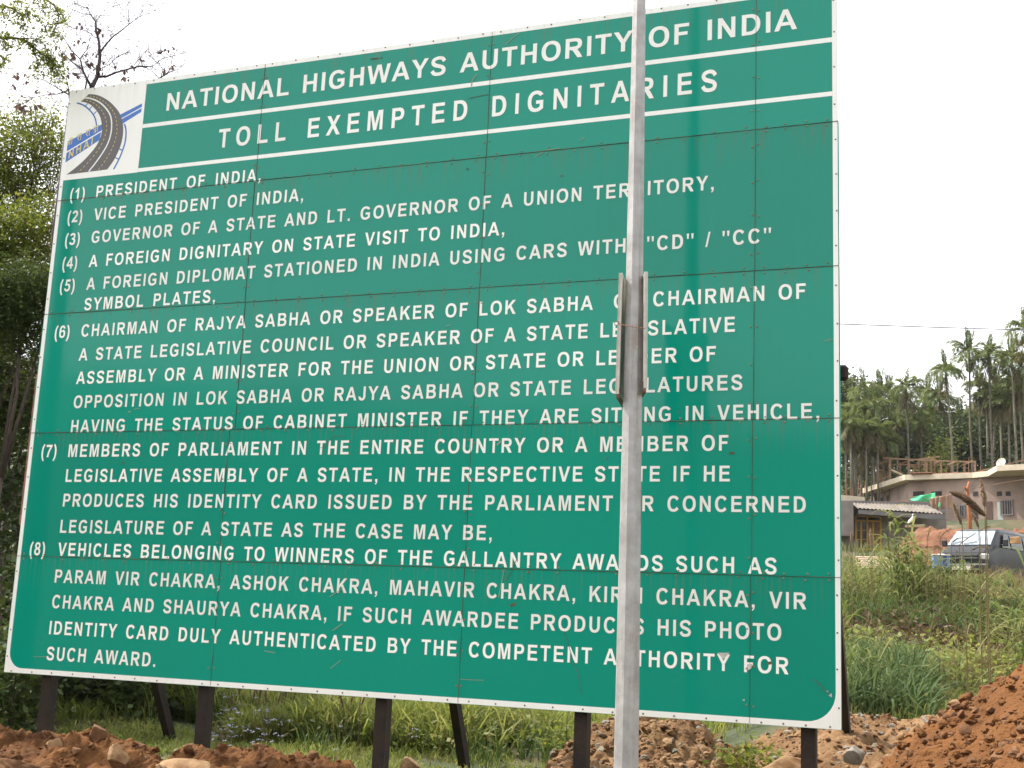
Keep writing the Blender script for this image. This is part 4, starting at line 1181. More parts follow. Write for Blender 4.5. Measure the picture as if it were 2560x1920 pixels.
PLUME = leafmat('plume_fluff', (0.42, 0.34, 0.24), (0.30, 0.23, 0.15), .4)
PLUMED = leafmat('plume_dark', (0.16, 0.12, 0.075), (0.27, 0.20, 0.12), .4)
def plume(uf, vf, D, pts, rad_, label, seed, m=None, nf=900):
    """reed with a feathery flower head; pts = head axis from base to tip in px"""
    rsx = np.random.RandomState(seed)
    f = at(uf, vf, D); f[2] = float(hgt(f[0], f[1]))
    A = np.array([at(u, v, D) for u, v in pts])
    o = empty('reed_plume', f)
    tag(o, label, 'reed', 'feathery reed plumes on the bank')
    fl = A - f
    mb = MB()
    mid = fl[0] * .5 + np.array([0, 0, fl[0][2] * .12])
    mb.tube([np.zeros(3), mid] + list(fl), [.009, .007, .006] + [.003] * (len(fl) - 1), 5)
    mb.build('stalk', GR2, o)
    C = cr(fl, 8) if len(fl) > 2 else np.linspace(fl[0], fl[1], 10)
    t = rsx.rand(nf)
    i = t * (len(C) - 1); i0 = np.clip(i.astype(int), 0, len(C) - 2); fr = (i - i0)[:, None]
    base = C[i0] * (1 - fr) + C[i0 + 1] * fr
    ax = C[-1] - C[0]; ln = np.linalg.norm(ax); ax /= ln
    d = rsx.randn(nf, 3); d -= (d @ ax)[:, None] * ax; d /= np.linalg.norm(d, axis=1)[:, None]
    r = rad_ * np.sin(np.pi * np.clip(t * .93 + .07, 0, 1)) ** .55 * rsx.uniform(.4, 1.0, nf)
    tip = base + d * r[:, None] + ax * (ln * .16 * rsx.uniform(.5, 1.2, nf))[:, None] + np.array([0, 0, -.012])
    s = np.cross(tip - base, rsx.randn(nf, 3)); s /= np.linalg.norm(s, axis=1)[:, None] + 1e-9
    w = .0045
    m_ = base * .45 + tip * .55
    quads_mesh('flower_head', np.stack([base, m_ + s * w, tip, m_ - s * w], 1), m or PLUME, o)
plume(2468, 1420, 15.5, [(2466, 1289), (2440, 1265), (2415, 1245), (2386, 1235)], .062, 'large dark reed plume bent over to the left above the van', 1, PLUMED, 2400)
plume(2463, 1400, 15.8, [(2462, 1268), (2459, 1240), (2452, 1205)], .050, 'upright pale reed plume in front of the house above the van roof', 2)
plume(2412, 1390, 16.2, [(2405, 1312), (2394, 1285), (2383, 1258)], .045, 'pale reed plume leaning left before the orange forked pole', 3)
plume(2447, 1390, 16.4, [(2447, 1318), (2440, 1300), (2431, 1284)], .030, 'short pale reed plume just right of the orange forked pole', 4)
plume(2130, 1400, 22, [(2130, 1360), (2129, 1345), (2128, 1332)], .03, 'small reed plume beside the right edge of the sign', 5)
plume(2180, 1420, 24, [(2180, 1372), (2178, 1350), (2176, 1326)], .045, 'brown feathery reed in front of the yellow window', 6)
for k, (u, v, D, pt) in enumerate([(2400, 1420, 24, [(2398, 1362), (2412, 1350), (2436, 1334)]), (2380, 1420, 24, [(2378, 1356), (2392, 1346), (2420, 1344)]), (2430, 1430, 25, [(2428, 1374), (2450, 1366), (2478, 1372)]), (2390, 1430, 25, [(2388, 1392), (2394, 1382), (2390, 1376)]),
                                   (2350, 1420, 25, [(2352, 1340), (2362, 1330), (2376, 1322)]), (2455, 1400, 23, [(2450, 1326), (2462, 1318), (2474, 1316)]), (2315, 1420, 25, [(2318, 1345), (2322, 1330), (2330, 1312)])]):
    plume(u, v, D, pt, .014, ['thin seed head arching across the windscreen of the van', 'thin seed head drooping over the left side of the windscreen', 'thin seed head over the right headlight of the van', 'thin seed head before the grille of the van',
                              'thin seed head left of the roof of the van', 'thin seed head crossing the roof edge of the van', 'thin pale seed head in front of the red soil bank'][k], 20 + k, GR2, 160)
P = wedge(1, 2060, 2062, 11, 11.2, rs)

# ------------------------------------------------------------------ trees on the left
def spray(mbq, p, d, L, rs_, size, n, droop=.25):
    """leaves along a hanging twig"""
    t = rs_.rand(n)
    P = p + d * (t * L)[:, None] + np.array([0, 0, -1]) * (droop * L * t * t)[:, None] + rs_.randn(n, 3) * size * .55
    mbq.append(leaf_quads(P, size, rs_, .4, .42, .35))

def px_branch(pts, D, dj, rs_):
    """polyline measured in the photograph -> points with a wandering depth"""
    out, dd = [], 0
    for u, v in pts:
        dd += rs_.uniform(-dj, dj)
        out.append(at(u, v, D + dd))
    return out

# bare tree with a few dead leaves, above the upper left corner of the sign
rsb = np.random.RandomState(5)
K = .22604
ground_pt = at(236, 230, 17.0); gz = float(hgt(ground_pt[0], ground_pt[1]))
bare = empty('bare_tree', (ground_pt[0], ground_pt[1], gz))
tag(bare, 'nearly leafless purple grey tree with a few dead brown leaves above the sign corner', 'tree')
bo = np.array([ground_pt[0], ground_pt[1], gz])
main = [[(1010, 980), (1075, 850), (1105, 640), (1095, 470), (1060, 330), (1058, 240), (1000, 160), (970, 85), (985, 10), (975, -90)],
        [(1105, 580), (1180, 480), (1260, 395), (1340, 340), (1430, 265), (1540, 185), (1640, 150), (1800, 70), (1860, 30)],
        [(1075, 850), (1180, 845), (1290, 800), (1400, 770), (1520, 735), (1680, 735), (1800, 650), (1900, 620), (2060, 580)],
        [(1010, 960), (960, 870), (900, 760), (800, 690), (720, 610), (640, 520), (560, 430)],
        [(960, 870), (915, 770), (885, 650), (780, 550), (740, 480), (680, 370), (600, 300)],
        [(885, 650), (960, 550), (1040, 490), (1180, 470)],
        [(940, 1000), (955, 900), (985, 830), (1040, 770), (1100, 760)],
        [(770, 1120), (760, 1000), (745, 920), (730, 870), (780, 800), (830, 730)],
        [(790, 1060), (690, 1010), (600, 950), (500, 890), (380, 850), (270, 780)],
        [(770, 990), (640, 1040), (500, 1050), (370, 1080), (250, 1050), (150, 980), (60, 890)],
        [(370, 1080), (300, 1130), (180, 1170), (60, 1200)],
        [(1760, 870), (1860, 800), (1960, 770), (2080, 670)], [(1760, 870), (1700, 800), (1600, 740), (1540, 700)], [(1780, 850), (1800, 760), (1740, 700), (1680, 640), (1650, 580)],
        [(1860, 800), (1890, 740), (1910, 620), (2010, 490)],
        [(1480, 720), (1540, 650), (1640, 540), (1760, 440), (1860, 380), (1990, 320)], [(1540, 650), (1660, 610), (1760, 560), (1830, 540)],
        [(1000, 165), (900, 150), (820, 110), (730, 70)], [(1060, 240), (1120, 150), (1180, 100), (1270, 60)], [(1430, 265), (1420, 130), (1430, 0)], [(1540, 185), (1590, 90), (1640, 10)],
        [(1430, 265), (1390, 150), (1330, 70), (1280, 20)], [(1080, 430), (980, 360), (900, 330), (830, 320)], [(1100, 620), (1020, 560), (930, 470), (840, 390)], [(1260, 395), (1230, 340), (1190, 280)],
        [(1110, 760), (1200, 720), (1280, 640), (1360, 600), (1440, 580)], [(970, 85), (900, 70), (830, 30), (780, -20)], [(1075, 850), (1000, 790), (960, 700)], [(1290, 800), (1260, 720), (1220, 640)],
        [(1400, 770), (1380, 840), (1340, 880)], [(560, 950), (570, 1080), (650, 1130), (760, 1200)]]
wid = [.075, .040, .048, .050, .036, .020, .028, .032, .028, .026, .014, .030, .020, .018, .018, .018, .012, .012, .013, .010, .010, .010, .012, .012, .009, .013, .010, .012, .010, .009, .012]
mb = MB()
ends_ = []
tw = MB()
for pl, w in zip(main, wid):
    P = px_branch([(a * K, b * K) for a, b in pl], 17.0, .16, rsb)
    n = len(P)
    mb.tube([p - bo for p in P], [max(w * .40 * (1 - .92 * i / (n - 1)) ** 1.3, .003) for i in range(n)], 6)
    for i in range(1, n):
        for k in range(5):
            t = rsb.rand(); s = P[i - 1] * (1 - t) + P[i] * t
            d = (P[i] - P[i - 1]); d /= np.linalg.norm(d) + 1e-9
            e = d * .5 + rsb.randn(3) * .55; e /= np.linalg.norm(e)
            L = rsb.uniform(.10, .42)
            q = [s - bo]
            for j in range(3):
                e = e + rsb.randn(3) * .22; e /= np.linalg.norm(e)
                q.append(q[-1] + e * L / 3)
            tw.tube(q, [.003, .0026, .002, .0014], 3, False)
            for j in range(2):
                e2 = e + rsb.randn(3) * .6; e2 /= np.linalg.norm(e2)
                b0 = q[rsb.randint(1, 4)]
                tw.tube([b0, b0 + e2 * L * .25, b0 + e2 * L * .5 + rsb.randn(3) * .015], [.0024, .0019, .0014], 3, False)
P0 = at(1010 * K, 980 * K, 17.0) - bo
mb.tube([np.zeros(3) + np.array([0, 0, -.3]), P0 * .5 + np.array([.10, .05, 0]), P0], [.13, .085, .038], 8)
P1 = at(770 * K, 1120 * K, 17.0) - bo
mb.tube([np.array([0, 0, 2.2]), P1 * .75 + np.array([-.1, 0, .1]), P1], [.08, .04, .017], 6)
P2 = at(1760 * K, 870 * K, 17.0) - bo
mb.tube([np.array([0, 0, 2.6]), P2 * .7 + np.array([.25, 0, 0]), P2], [.07, .035, .015], 6)
P3 = at(940 * K, 1000 * K, 17.0) - bo
mb.tube([P0 * .8, P3], [.03, .014], 6)
mb.build('trunk', BARKP, bare, True)
tag(tw.build('twigs', BARKP, bare), kind='stuff')
dl = [(650, 550, 2.2), (672, 590, 1.8), (775, 610, 2.3), (790, 640, 1.7), (1095, 380, 2.0), (1110, 350, 1.4), (870, 295, 1.5), (750, 335, 1.3), (1240, 290, 1.0), (1780, 590, 1.3), (1820, 770, 1.6), (1890, 750, 1.5), (1920, 545, 1.1), (1855, 560, 1.0), (1330, 610, 1.6), (1360, 870, 1.5), (1420, 870, 1.0),
      (860, 845, 1.5), (960, 690, 1.6), (1150, 690, 1.4), (1100, 770, 2.0), (345, 730, 1.4), (185, 845, 1.8), (205, 860, 1.5), (310, 850, 1.5), (275, 930, 1.4), (140, 970, 1.2), (120, 1085, 1.1), (400, 1030, 1.4), (555, 1045, 1.0), (480, 830, 1.3), (1130, 820, 1.2), (1030, 610, 1.0), (860, 455, 1.0), (910, 470, .8),
      (980, 515, 1.2), (1560, 690, 1.3), (1470, 740, 1.2), (1265, 745, 1.2), (1380, 800, 1.2), (720, 850, 1.6), (710, 880, 1.2), (745, 760, 1.0), (625, 400, 1.4), (1990, 320, .6), (830, 505, .8), (1130, 950, 1.2), (1070, 600, 1.0), (205, 1195, 2.6), (235, 1180, 2.0), (385, 1190, 1.8), (285, 1280, 2.2), (30, 1310, 1.4), (500, 1570, 1.3)]
q = []
for a, b, s in dl:
    p = at(a * K, b * K, 17.0 + rsb.uniform(-.25, .25)) - bo
    for k in range(4):
        q.append(leaf_quads(p[None] + rsb.randn(1, 3) * .012 * s + np.array([0, 0, .02 * s]), .050 * s, rsb, 0, .62, 1.0))
tag(quads_mesh('dead_leaves', np.concatenate(q), DEADL, bare), kind='stuff')

# leafy branches hanging in from a tree outside the upper left corner
rsl = np.random.RandomState(9)
tr0 = at(-230, 700, 13.5); gz = float(hgt(tr0[0], tr0[1]))
leafy = empty('leafy_tree', (tr0[0], tr0[1], gz))
tag(leafy, 'tree with feathery bright green branches reaching in at the upper left corner', 'tree')
lo_ = np.array([tr0[0], tr0[1], gz])
runs = [[(-500, -300), (0, -150), (350, -60), (520, 0), (600, 60), (650, 160), (640, 260), (590, 340), (560, 400)], [(350, -60), (430, 20), (480, 60)], [(600, 60), (700, 180), (690, 230)], [(640, 260), (520, 270), (500, 340)],
        [(-500, 200), (-100, 60), (60, 70), (150, 100), (230, 170), (270, 230)], [(60, 70), (20, 130), (60, 210)], [(150, 20), (230, 10), (320, 60), (280, 120)], [(230, 170), (300, 150), (330, 140)],
        [(-500, 500), (-150, 400), (40, 420), (130, 420), (250, 430), (350, 500), (440, 580), (520, 640), (600, 700), (660, 770), (690, 830)],
        [(40, 420), (60, 370), (80, 340)], [(40, 430), (60, 500), (150, 520)], [(250, 430), (330, 420), (420, 440), (500, 500)], [(350, 500), (390, 620), (440, 720), (400, 750)], [(520, 640), (640, 640), (720, 740)], [(440, 580), (520, 560), (540, 620), (600, 600)], [(600, 700), (560, 780), (640, 840)],
        [(-400, 620), (-150, 620), (0, 610), (40, 640), (60, 700)], [(-400, 800), (-200, 720), (-60, 720), (20, 720)], [(200, 260), (250, 290), (280, 330)], [(400, 180), (440, 210), (430, 250)]]
mb = MB(); q = []
for pl in runs:
    P = px_branch([(a * K, b * K) for a, b in pl], 13.5, .10, rsl)
    n = len(P)
    mb.tube([p - lo_ for p in P], [max(.020 * (1 - i / n) if pl[0][0] < -300 else .008 * (1 - i / n), .003) for i in range(n)], 5)
    for i in range(1, n):
        if pl[0][0] < -300 and i < 2: continue
        big = 1.0
        if pl[i][0] > 450 and pl[i][1] < 450: big = 1.35
        if 330 < pl[i][0] and pl[i][1] > 480: big = 1.3
        for k in range(int(5 * big)):
            t = rsl.rand(); s = P[i - 1] * (1 - t) + P[i] * t - lo_
            d = rsl.randn(3) * .7 + np.array([.1, 0, -.35]); d /= np.linalg.norm(d)
            spray(q, s, d, rsl.uniform(.05, .15) * big, rsl, .040, 12, .5)
T0 = [np.array([0, 0, -.3]), np.array([.05, 0, 2.2]), at(-160, 200, 13.5) - lo_]
mb.tube(T0, [.16, .12, .05], 8)
for s in ((-500 * K, -300 * K), (-500 * K, 200 * K), (-500 * K, 500 * K), (-400 * K, 620 * K), (-400 * K, 800 * K)):
    mb.tube([at(-160, 200, 13.5) - lo_ - np.array([0, 0, .3]), at(s[0], s[1], 13.5) - lo_], [.04, .018], 6)
mb.build('trunk', BARK, leafy, True)
quads_mesh('crown', np.concatenate(q), LF1, leafy)

def tree(u, v, D, blobs_px, n, size, label, mt, seed, limbs=(), trunk_r=.12, group=None, shell=.35, droop=.1, name='tree', bark=None, asp=.5, clw=1.7):
    """(u,v)= foot px column / a point of the crown; blobs: (u, v, ru, rv) in px at that distance"""
    rst = np.random.RandomState(seed)
    p = at(u, v, D); p[2] = float(hgt(p[0], p[1])) - .05
    o = empty(name, p)
    tag(o, label, 'tree', group)
    k = D / FPX
    B = []
    for (bu, bv, ru, rv) in blobs_px:
        c = at(bu, bv, D + rst.uniform(-.5, .5) * ru * k) - p
        B.append((c[0], c[1], c[2], ru * k, ru * k * .9, rv * k))
    P = blob_points(B, n, rst, shell)
    # clumps: keep leaves gathered around twig ends so that gaps remain
    ncl = max(30, n // 26)
    cl = P[:ncl]
    P = cl[rst.randint(ncl, size=n)] + rst.randn(n, 3) * size * clw
    quads_mesh('crown', leaf_quads(P, size, rst, .4, asp, droop), mt, o)
    mb = MB()
    top = max(B, key=lambda b: b[2])
    fork = np.array([0.0, 0.0, .0]) + (np.array(B[0][:3]) * .55)
    mb.tube([np.array([0, 0, -.3]), fork * .5 + rst.randn(3) * .05, fork], [trunk_r, trunk_r * .8, trunk_r * .6], 8)
    for b in B:
        c = np.array(b[:3])
        m_ = (fork + c) / 2 + rst.randn(3) * .1
        mb.tube([fork - np.array([0, 0, .1]), m_, c], [trunk_r * .45, trunk_r * .28, trunk_r * .1], 6)
        for j in range(12):
            d = rst.randn(3); d[2] = abs(d[2]) * .8; d /= np.linalg.norm(d)
            e = c + d * np.array(b[3:6]) * .9
            s = m_ * .4 + c * .6
            mb.tube([s, (s + e) / 2 + rst.randn(3) * .06, e], [trunk_r * .10, trunk_r * .07, .004], 4, False)
    mb.build('trunk', bark or BARK, o, True)
    return o
tree(60, 560, 19.0, [(70, 400, 95, 95), (20, 350, 70, 70), (120, 330, 60, 55), (150, 400, 60, 80), (0, 470, 90, 60), (100, 300, 45, 35), (-60, 420, 90, 90), (60, 480, 70, 50)], 16000, .052,
     'light green small leaved tree whose crown rises just left of the emblem', LF1, 21, trunk_r=.06, shell=.3, clw=2.4)
tree(20, 640, 18.0, [(30, 590, 110, 60), (120, 560, 70, 60), (-60, 620, 110, 80), (60, 660, 90, 50)], 19000, .054,
     'yellow green bushy tree beside the upper left edge of the sign', LF1, 22, trunk_r=.06, clw=2.4)
tree(50, 800, 17.0, [(50, 740, 120, 70), (-40, 780, 120, 90), (140, 720, 60, 60), (60, 830, 60, 40)], 26000, .052,
     'dark dense tree behind the left edge of the sign', LF3, 23, trunk_r=.065, clw=2.4)
tree(70, 1000, 18.5, [(30, 930, 60, 60), (110, 900, 45, 80), (-60, 930, 90, 80), (60, 1010, 110, 60), (-40, 1040, 90, 70)], 22000, .056,
     'dark leaved shrubby tree at mid height left of the sign', LF3, 24, trunk_r=.05, clw=2.4)
# creeper covered slope below and behind those trees
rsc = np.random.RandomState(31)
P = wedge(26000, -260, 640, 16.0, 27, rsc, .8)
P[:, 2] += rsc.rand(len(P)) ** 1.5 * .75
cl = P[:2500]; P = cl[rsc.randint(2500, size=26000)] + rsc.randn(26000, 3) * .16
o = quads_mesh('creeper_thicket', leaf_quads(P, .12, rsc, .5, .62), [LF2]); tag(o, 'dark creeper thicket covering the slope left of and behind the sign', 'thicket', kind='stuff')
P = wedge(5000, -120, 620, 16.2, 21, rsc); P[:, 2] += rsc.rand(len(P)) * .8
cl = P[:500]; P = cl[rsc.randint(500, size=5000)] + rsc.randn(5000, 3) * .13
o = quads_mesh('creeper_leaves', leaf_quads(P, .13, rsc, .6, .6), [LF3]); tag(o, 'lighter green leaves spread over the creeper thicket', 'thicket', kind='stuff')
# shrubs standing in front of the thicket
for k, (u, v, D, w, h, lab) in enumerate([(40, 1700, 15.6, 90, 150, 'broad leaved shrub in the lower left corner behind the berm'), (240, 1740, 17.0, 110, 70, 'dark shrub between the left post and the first strut'), (330, 1770, 16.4, 60, 50, 'small leafy shrub left of the first raking strut'),
                                          (470, 1745, 17, 60, 60, 'dark shrub seen between the raking strut and the brown post'), (90, 1500, 16.5, 110, 150, 'tall dark shrub against the lower left edge of the sign'), (60, 1250, 18, 120, 150, 'dark creeper hung shrub left of the seventh line of text')]):
    p = at(u, v, D); p[2] = float(hgt(p[0], p[1])); r_ = D / FPX
    o = empty('shrub', p); tag(o, lab, 'shrub', 'shrubs at the foot of the thicket')
    c = at(u, v, D) - p
    Q = blob_points([(c[0], c[1], max(c[2], .2), w * r_, w * r_, h * r_)], 1700, rsc, .2)
    cl = Q[:150]; Q = cl[rsc.randint(150, size=1700)] + rsc.randn(1700, 3) * .07
    quads_mesh('foliage', leaf_quads(Q, .095, rsc, .6, .6), LF3 if k in (0, 2, 3) else LF2, o)
    mb = MB()
    for j in range(5):
        e = Q[rsc.randint(len(Q))]
        mb.tube([(0, 0, -.1), (e[0] * .4, e[1] * .4, e[2] * .5), e], [.012, .008, .003], 5)
    mb.build('stem', BARK, o)
# leafy weed right of the pole at the bottom edge, and small ones in the rubble
for (u, v, y, s, n, lab) in [(1870, 1890, .45, .14, 420, 'green leafy weed growing in the rubble at the bottom edge'), (1645, 1845, 1.2, .05, 60, 'tiny grey green weed on the rubble heap beside the pole'), (1415, 1840, 1.6, .16, 260, 'leafy green weed at the left foot of the rubble heap'), (1050, 1850, 3.0, .17, 200, 'upright star shaped green weed before the grey boulder')]:
    p = aty(u, v, y)
    o = empty('weed', p); tag(o, lab, 'weed', 'weeds growing in the rubble')
    Q = rsc.randn(n, 3) * s * np.array([1, 1, .5])
    quads_mesh('foliage', leaf_quads(Q, .06 if s > .1 else .04, rsc, .8, .5), LF1, o)
    mb = MB()
    for j in range(4): mb.tube([(0, 0, -.18), Q[j] * .5, Q[j]], [.006, .004, .002], 4)
    mb.build('stem', GR3, o)

# ------------------------------------------------------------------ houses on the rise to the right
PLASTER = mat('plaster_pinkish', (0.33, 0.24, 0.20), .9, col2=(0.20, 0.145, 0.12), vscale=.6, bump=.15, bscale=20)
PLASTG = mat('plaster_grey', (0.25, 0.22, 0.20), .9, col2=(0.17, 0.15, 0.135), vscale=1.2, bump=.15, bscale=20)
CONC = mat('concrete_pale', (0.62, 0.53, 0.40), .9, col2=(0.48, 0.40, 0.31), vscale=1.5, bump=.2, bscale=20)
BEAMG = mat('paint_grey', (0.17, 0.165, 0.165), .8, col2=(0.12, 0.115, 0.115), vscale=2)
TILE = mat('grey_tile', (0.25, 0.215, 0.18), .8, col2=(0.16, 0.14, 0.12), vscale=3)
YELW = mat('yellow_paint', (0.50, 0.31, 0.035), .6, col2=(0.40, 0.24, 0.03), vscale=4)
DARKG = mat('dark_glass', (0.02, 0.02, 0.022), .15)
DARKIN = mat('opening_shade', (0.03, 0.022, 0.02), .9)  # near-black slabs of this colour stand for the shade inside openings
DOORB = mat('brown_door', (0.10, 0.05, 0.035), .7, col2=(0.07, 0.035, 0.025), vscale=5)
DOORL = mat('pale_blue_door', (0.36, 0.41, 0.39), .7, col2=(0.28, 0.33, 0.31), vscale=5)
DOORG = mat('dark_green_door', (0.03, 0.075, 0.06), .7, col2=(0.02, 0.045, 0.04), vscale=5)
WOOD = mat('weathered_wood', (0.27, 0.170, 0.105), .9, col2=(0.15, 0.092, 0.056), vscale=6)
WOODP = mat('pale_pole_wood', (0.50, 0.40, 0.28), .85, col2=(0.36, 0.27, 0.18), vscale=5)
ORANGE = mat('orange_bark', (0.33, 0.130, 0.050), .85, col2=(0.30, 0.095, 0.035), vscale=6)
CURT = mat('brown_curtain', (0.19, 0.085, 0.045), .9, col2=(0.36, 0.22, 0.13), vscale=18, lo=.5, hi=.6)

def V(a): return Vector((float(a[0]), float(a[1]), float(a[2])))

def wallbox(mb, p, q, th, z0, z1):
    """upright slab along the plan line p-q, thickened away from the viewer"""
    p, q = Vector((p[0], p[1], 0)), Vector((q[0], q[1], 0))
    d = (q - p).normalized(); n = Vector((-d.y, d.x, 0))
    a = [p, q, q + n * th, p + n * th]
    vs = [(v.x, v.y, z0) for v in a] + [(v.x, v.y, z1) for v in a]
    mb.add(vs, ((0, 3, 2, 1), (4, 5, 6, 7), (0, 1, 5, 4), (1, 2, 6, 5), (2, 3, 7, 6), (3, 0, 4, 7)))

def slabpoly(mb, plan, z0, z1):
    n = len(plan)
    vs = [(p[0], p[1], z0) for p in plan] + [(p[0], p[1], z1) for p in plan]
    mb.add(vs, [list(range(n))[::-1], [n + i for i in range(n)]] + [[i, (i + 1) % n, n + (i + 1) % n, n + i] for i in range(n)])

# flat roofed house, front wall on the line A-B
hA, hB = at(2196, 1300, 92.0), at(2700, 1300, 86.5)
house = empty('flat_roofed_house', (hA[0], hA[1], 8.2))
tag(house, 'long pinkish flat roofed house with a pale overhanging roof slab beyond the van', 'house')
H0 = Vector((hA[0], hA[1], 8.2))
def hx(u):                                   # photograph column -> place along the front wall
    d = ray(u, 1280); a = hB - hA
    t = np.linalg.solve(np.array([[a[0], -d[0]], [a[1], -d[1]]]), np.array([CAM[0] - hA[0], CAM[1] - hA[1]]))[0]
    return hA + a * t
def hz_(u, v):
    p = hx(u); D = math.hypot(p[0] - CAM[0], p[1] - CAM[1]); return at(u, v, D)[2]
hd = V((hB - hA) * np.array([1, 1, 0])).normalized(); hn = Vector((-hd.y, hd.x, 0))     # hn = away from the viewer
def rel(p): return Vector((p[0] - H0.x, p[1] - H0.y, p[2] - H0.z))
mb = MB()
hC, hD = hx(2272), at(2174, 1300, 101.5)
wallbox(mb, rel(hC), rel(hB), .25, -1.5, 3.15)
wallbox(mb, rel(hD), rel(hC) - hd * .01 + hn * .27, .25, -1.5, 3.15)
wall_o = mb.build('wall', PLASTER, house)
zr = 11.35
c1 = at(2262, 1215, 90.2); c0 = at(2157, 1246, 99.0); c2 = at(2432, 1222, 88.9); c3 = at(2470, 1223, 88.0); c4 = at(2494, 1214, 85.2); c5 = at(2700, 1214, 83.5)
back_ = [V(c5) + hn * 12, V(c0) + hn * 6]
plan = [(p[0] - H0.x, p[1] - H0.y) for p in (c0, c1, c2, c3, c4, c5, back_[0], back_[1])]
mb = MB(); slabpoly(mb, plan, 3.16, 3.52); mb.build('roof_slab', CONC, house)
mb = MB()
for k in range(7):
    p = rel(V(c1) + (V(c2) - V(c1)) * (k / 6)) + hn * 1.2
    mb.tube([(p.x, p.y, 3.5), (p.x + .05, p.y, 4.1 + .3 * (k % 3))], [.02, .02], 4)
mb.build('roof_rebar', RUSTRED, house)

def hwin(kind, u0, v0, u1, v1, m, frame=None, bars=0, proud=.03, label=None):
    p, q = hx(u0), hx(u1)
    za, zb = hz_(u0, v1) - 8.2, hz_(u0, v0) - 8.2
    a, b = rel(p), rel(q)
    mb = MB()
    aa_, bb_ = a - hn * proud, b - hn * proud
    wallbox(mb, aa_, bb_, proud + .02, za, zb)
    o = mb.build(kind, m, house)
    if label: o['label'] = label
    if frame:
        mb = MB()
        for zz in (za, zb - .07): wallbox(mb, aa_ - hn * .05, bb_ - hn * .05, .045, zz, zz + .07)
        L = (bb_ - aa_).length
        for s in [0, L - .07] + [L * (k + 1) / (bars + 1) - .02 for k in range(bars)]:
            w = .07 if s in (0, L - .07) else .035
            wallbox(mb, aa_ + hd * s - hn * .05, aa_ + hd * (s + w) - hn * .05, .045, za + .0701, zb - .0701)
        mb.build('frame', frame, o)
    return o
hwin('window', 2501, 1250, 2533, 1289, DARKG, PLASTG, 4, label='barred window near the right edge of the frame')
hwin('door', 2494, 1256, 2508, 1316, DOORL, label='narrow pale blue door')
hwin('door', 2466, 1254, 2481, 1312, DOORB, label='dark brown door')
hwin('window', 2399, 1262, 2413, 1293, DARKG, BEAMG, 1)
hwin('door', 2419, 1262, 2444, 1318, DARKIN, label='open doorway with its shade painted on, left of the orange pole')
hwin('door', 2338, 1262, 2360, 1314, DOORG, label='dark green door under the end of the tiled porch roof')
for t in (.30, .46):                          # two vents in the receding side wall
    a_, b_ = rel(hD), rel(hC) - hd * .01 + hn * .27
    d_ = (Vector((b_.x - a_.x, b_.y - a_.y, 0))).normalized(); n_ = Vector((-d_.y, d_.x, 0))
    q_ = a_ + (b_ - a_) * t
    mb = MB(); wallbox(mb, q_ - n_ * .03, q_ + d_ * .75 - n_ * .03, .05, 2.25, 2.75); mb.build('window', DARKIN, house)
for u0, u1 in ((2284, 2312), (2330, 2356), (2434, 2446), (2494, 2506), (2516, 2528)): hwin('window', u0, 1229, u1, 1240, DARKIN)

# satellite dish on the roof
p = at(2503, 1191, 88); o = empty('satellite_dish', (p[0], p[1], 11.72 - .0))
tag(o, 'white satellite dish on the flat roof of the house', 'satellite dish')
mb = MB()
vs, fs = [], []
ax = Vector((-.5, -.8, .35)).normalized(); s = ax.cross(Vector((0, 0, 1))).normalized(); t = s.cross(ax)
for r in range(5):
    for k in range(16):
        a = 6.2832 * k / 16; R_ = .34 * r / 4
        vs.append(Vector((0, 0, .55)) + (s * math.cos(a) + t * math.sin(a)) * R_ - ax * (.12 * (1 - (r / 4) ** 2)))
for r in range(4):
    for k in range(16): fs.append([r * 16 + k, r * 16 + (k + 1) % 16, (r + 1) * 16 + (k + 1) % 16, (r + 1) * 16 + k])
mb.add(vs, fs); mb.build('dish', ALU, o, True)
mb = MB(); mb.tube([(0, 0, -.02), (0, 0, .5)], [.03, .03], 6); mb.tube([(0, 0, .48), tuple(Vector((0, 0, .5)) + ax * .35)], [.012, .012], 5); mb.build('stand', BEAMG, o)

# the skeleton of a wooden shed on / behind the roof
fr = at(2300, 1215, 97)
shed = empty('timber_skeleton', (fr[0], fr[1], float(hgt(fr[0], fr[1]))))
tag(shed, 'unfinished open timber framework of brown posts and beams behind the flat roof', 'timber frame')
S0 = Vector(shed.location)
def relS(p): return V(p) - S0
fposts = [(2193, 1158, 1222, 97), (2208, 1156, 1221, 98.5), (2225, 1145, 1222, 96), (2272, 1151, 1216, 97), (2297, 1150, 1214, 99), (2316, 1151, 1214, 96.5), (2328, 1154, 1214, 99), (2352, 1152, 1212, 97), (2378, 1152, 1212, 99), (2411, 1156, 1205, 99), (2437, 1152, 1208, 97), (2203, 1158, 1220, 100), (2250, 1156, 1215, 101), (2290, 1170, 1214, 101)]
for u, v0, v1, D in fposts:
    a, b = at(u, v0, D), at(u + random.Random(u).uniform(-2, 2), v1 + 12, D)
    g_ = float(hgt(b[0], b[1]))
    b[2] = min(b[2], g_) - .1
    mb = MB(); mb.bar(relS(b), relS(a), .15); mb.build('post', WOOD, shed)
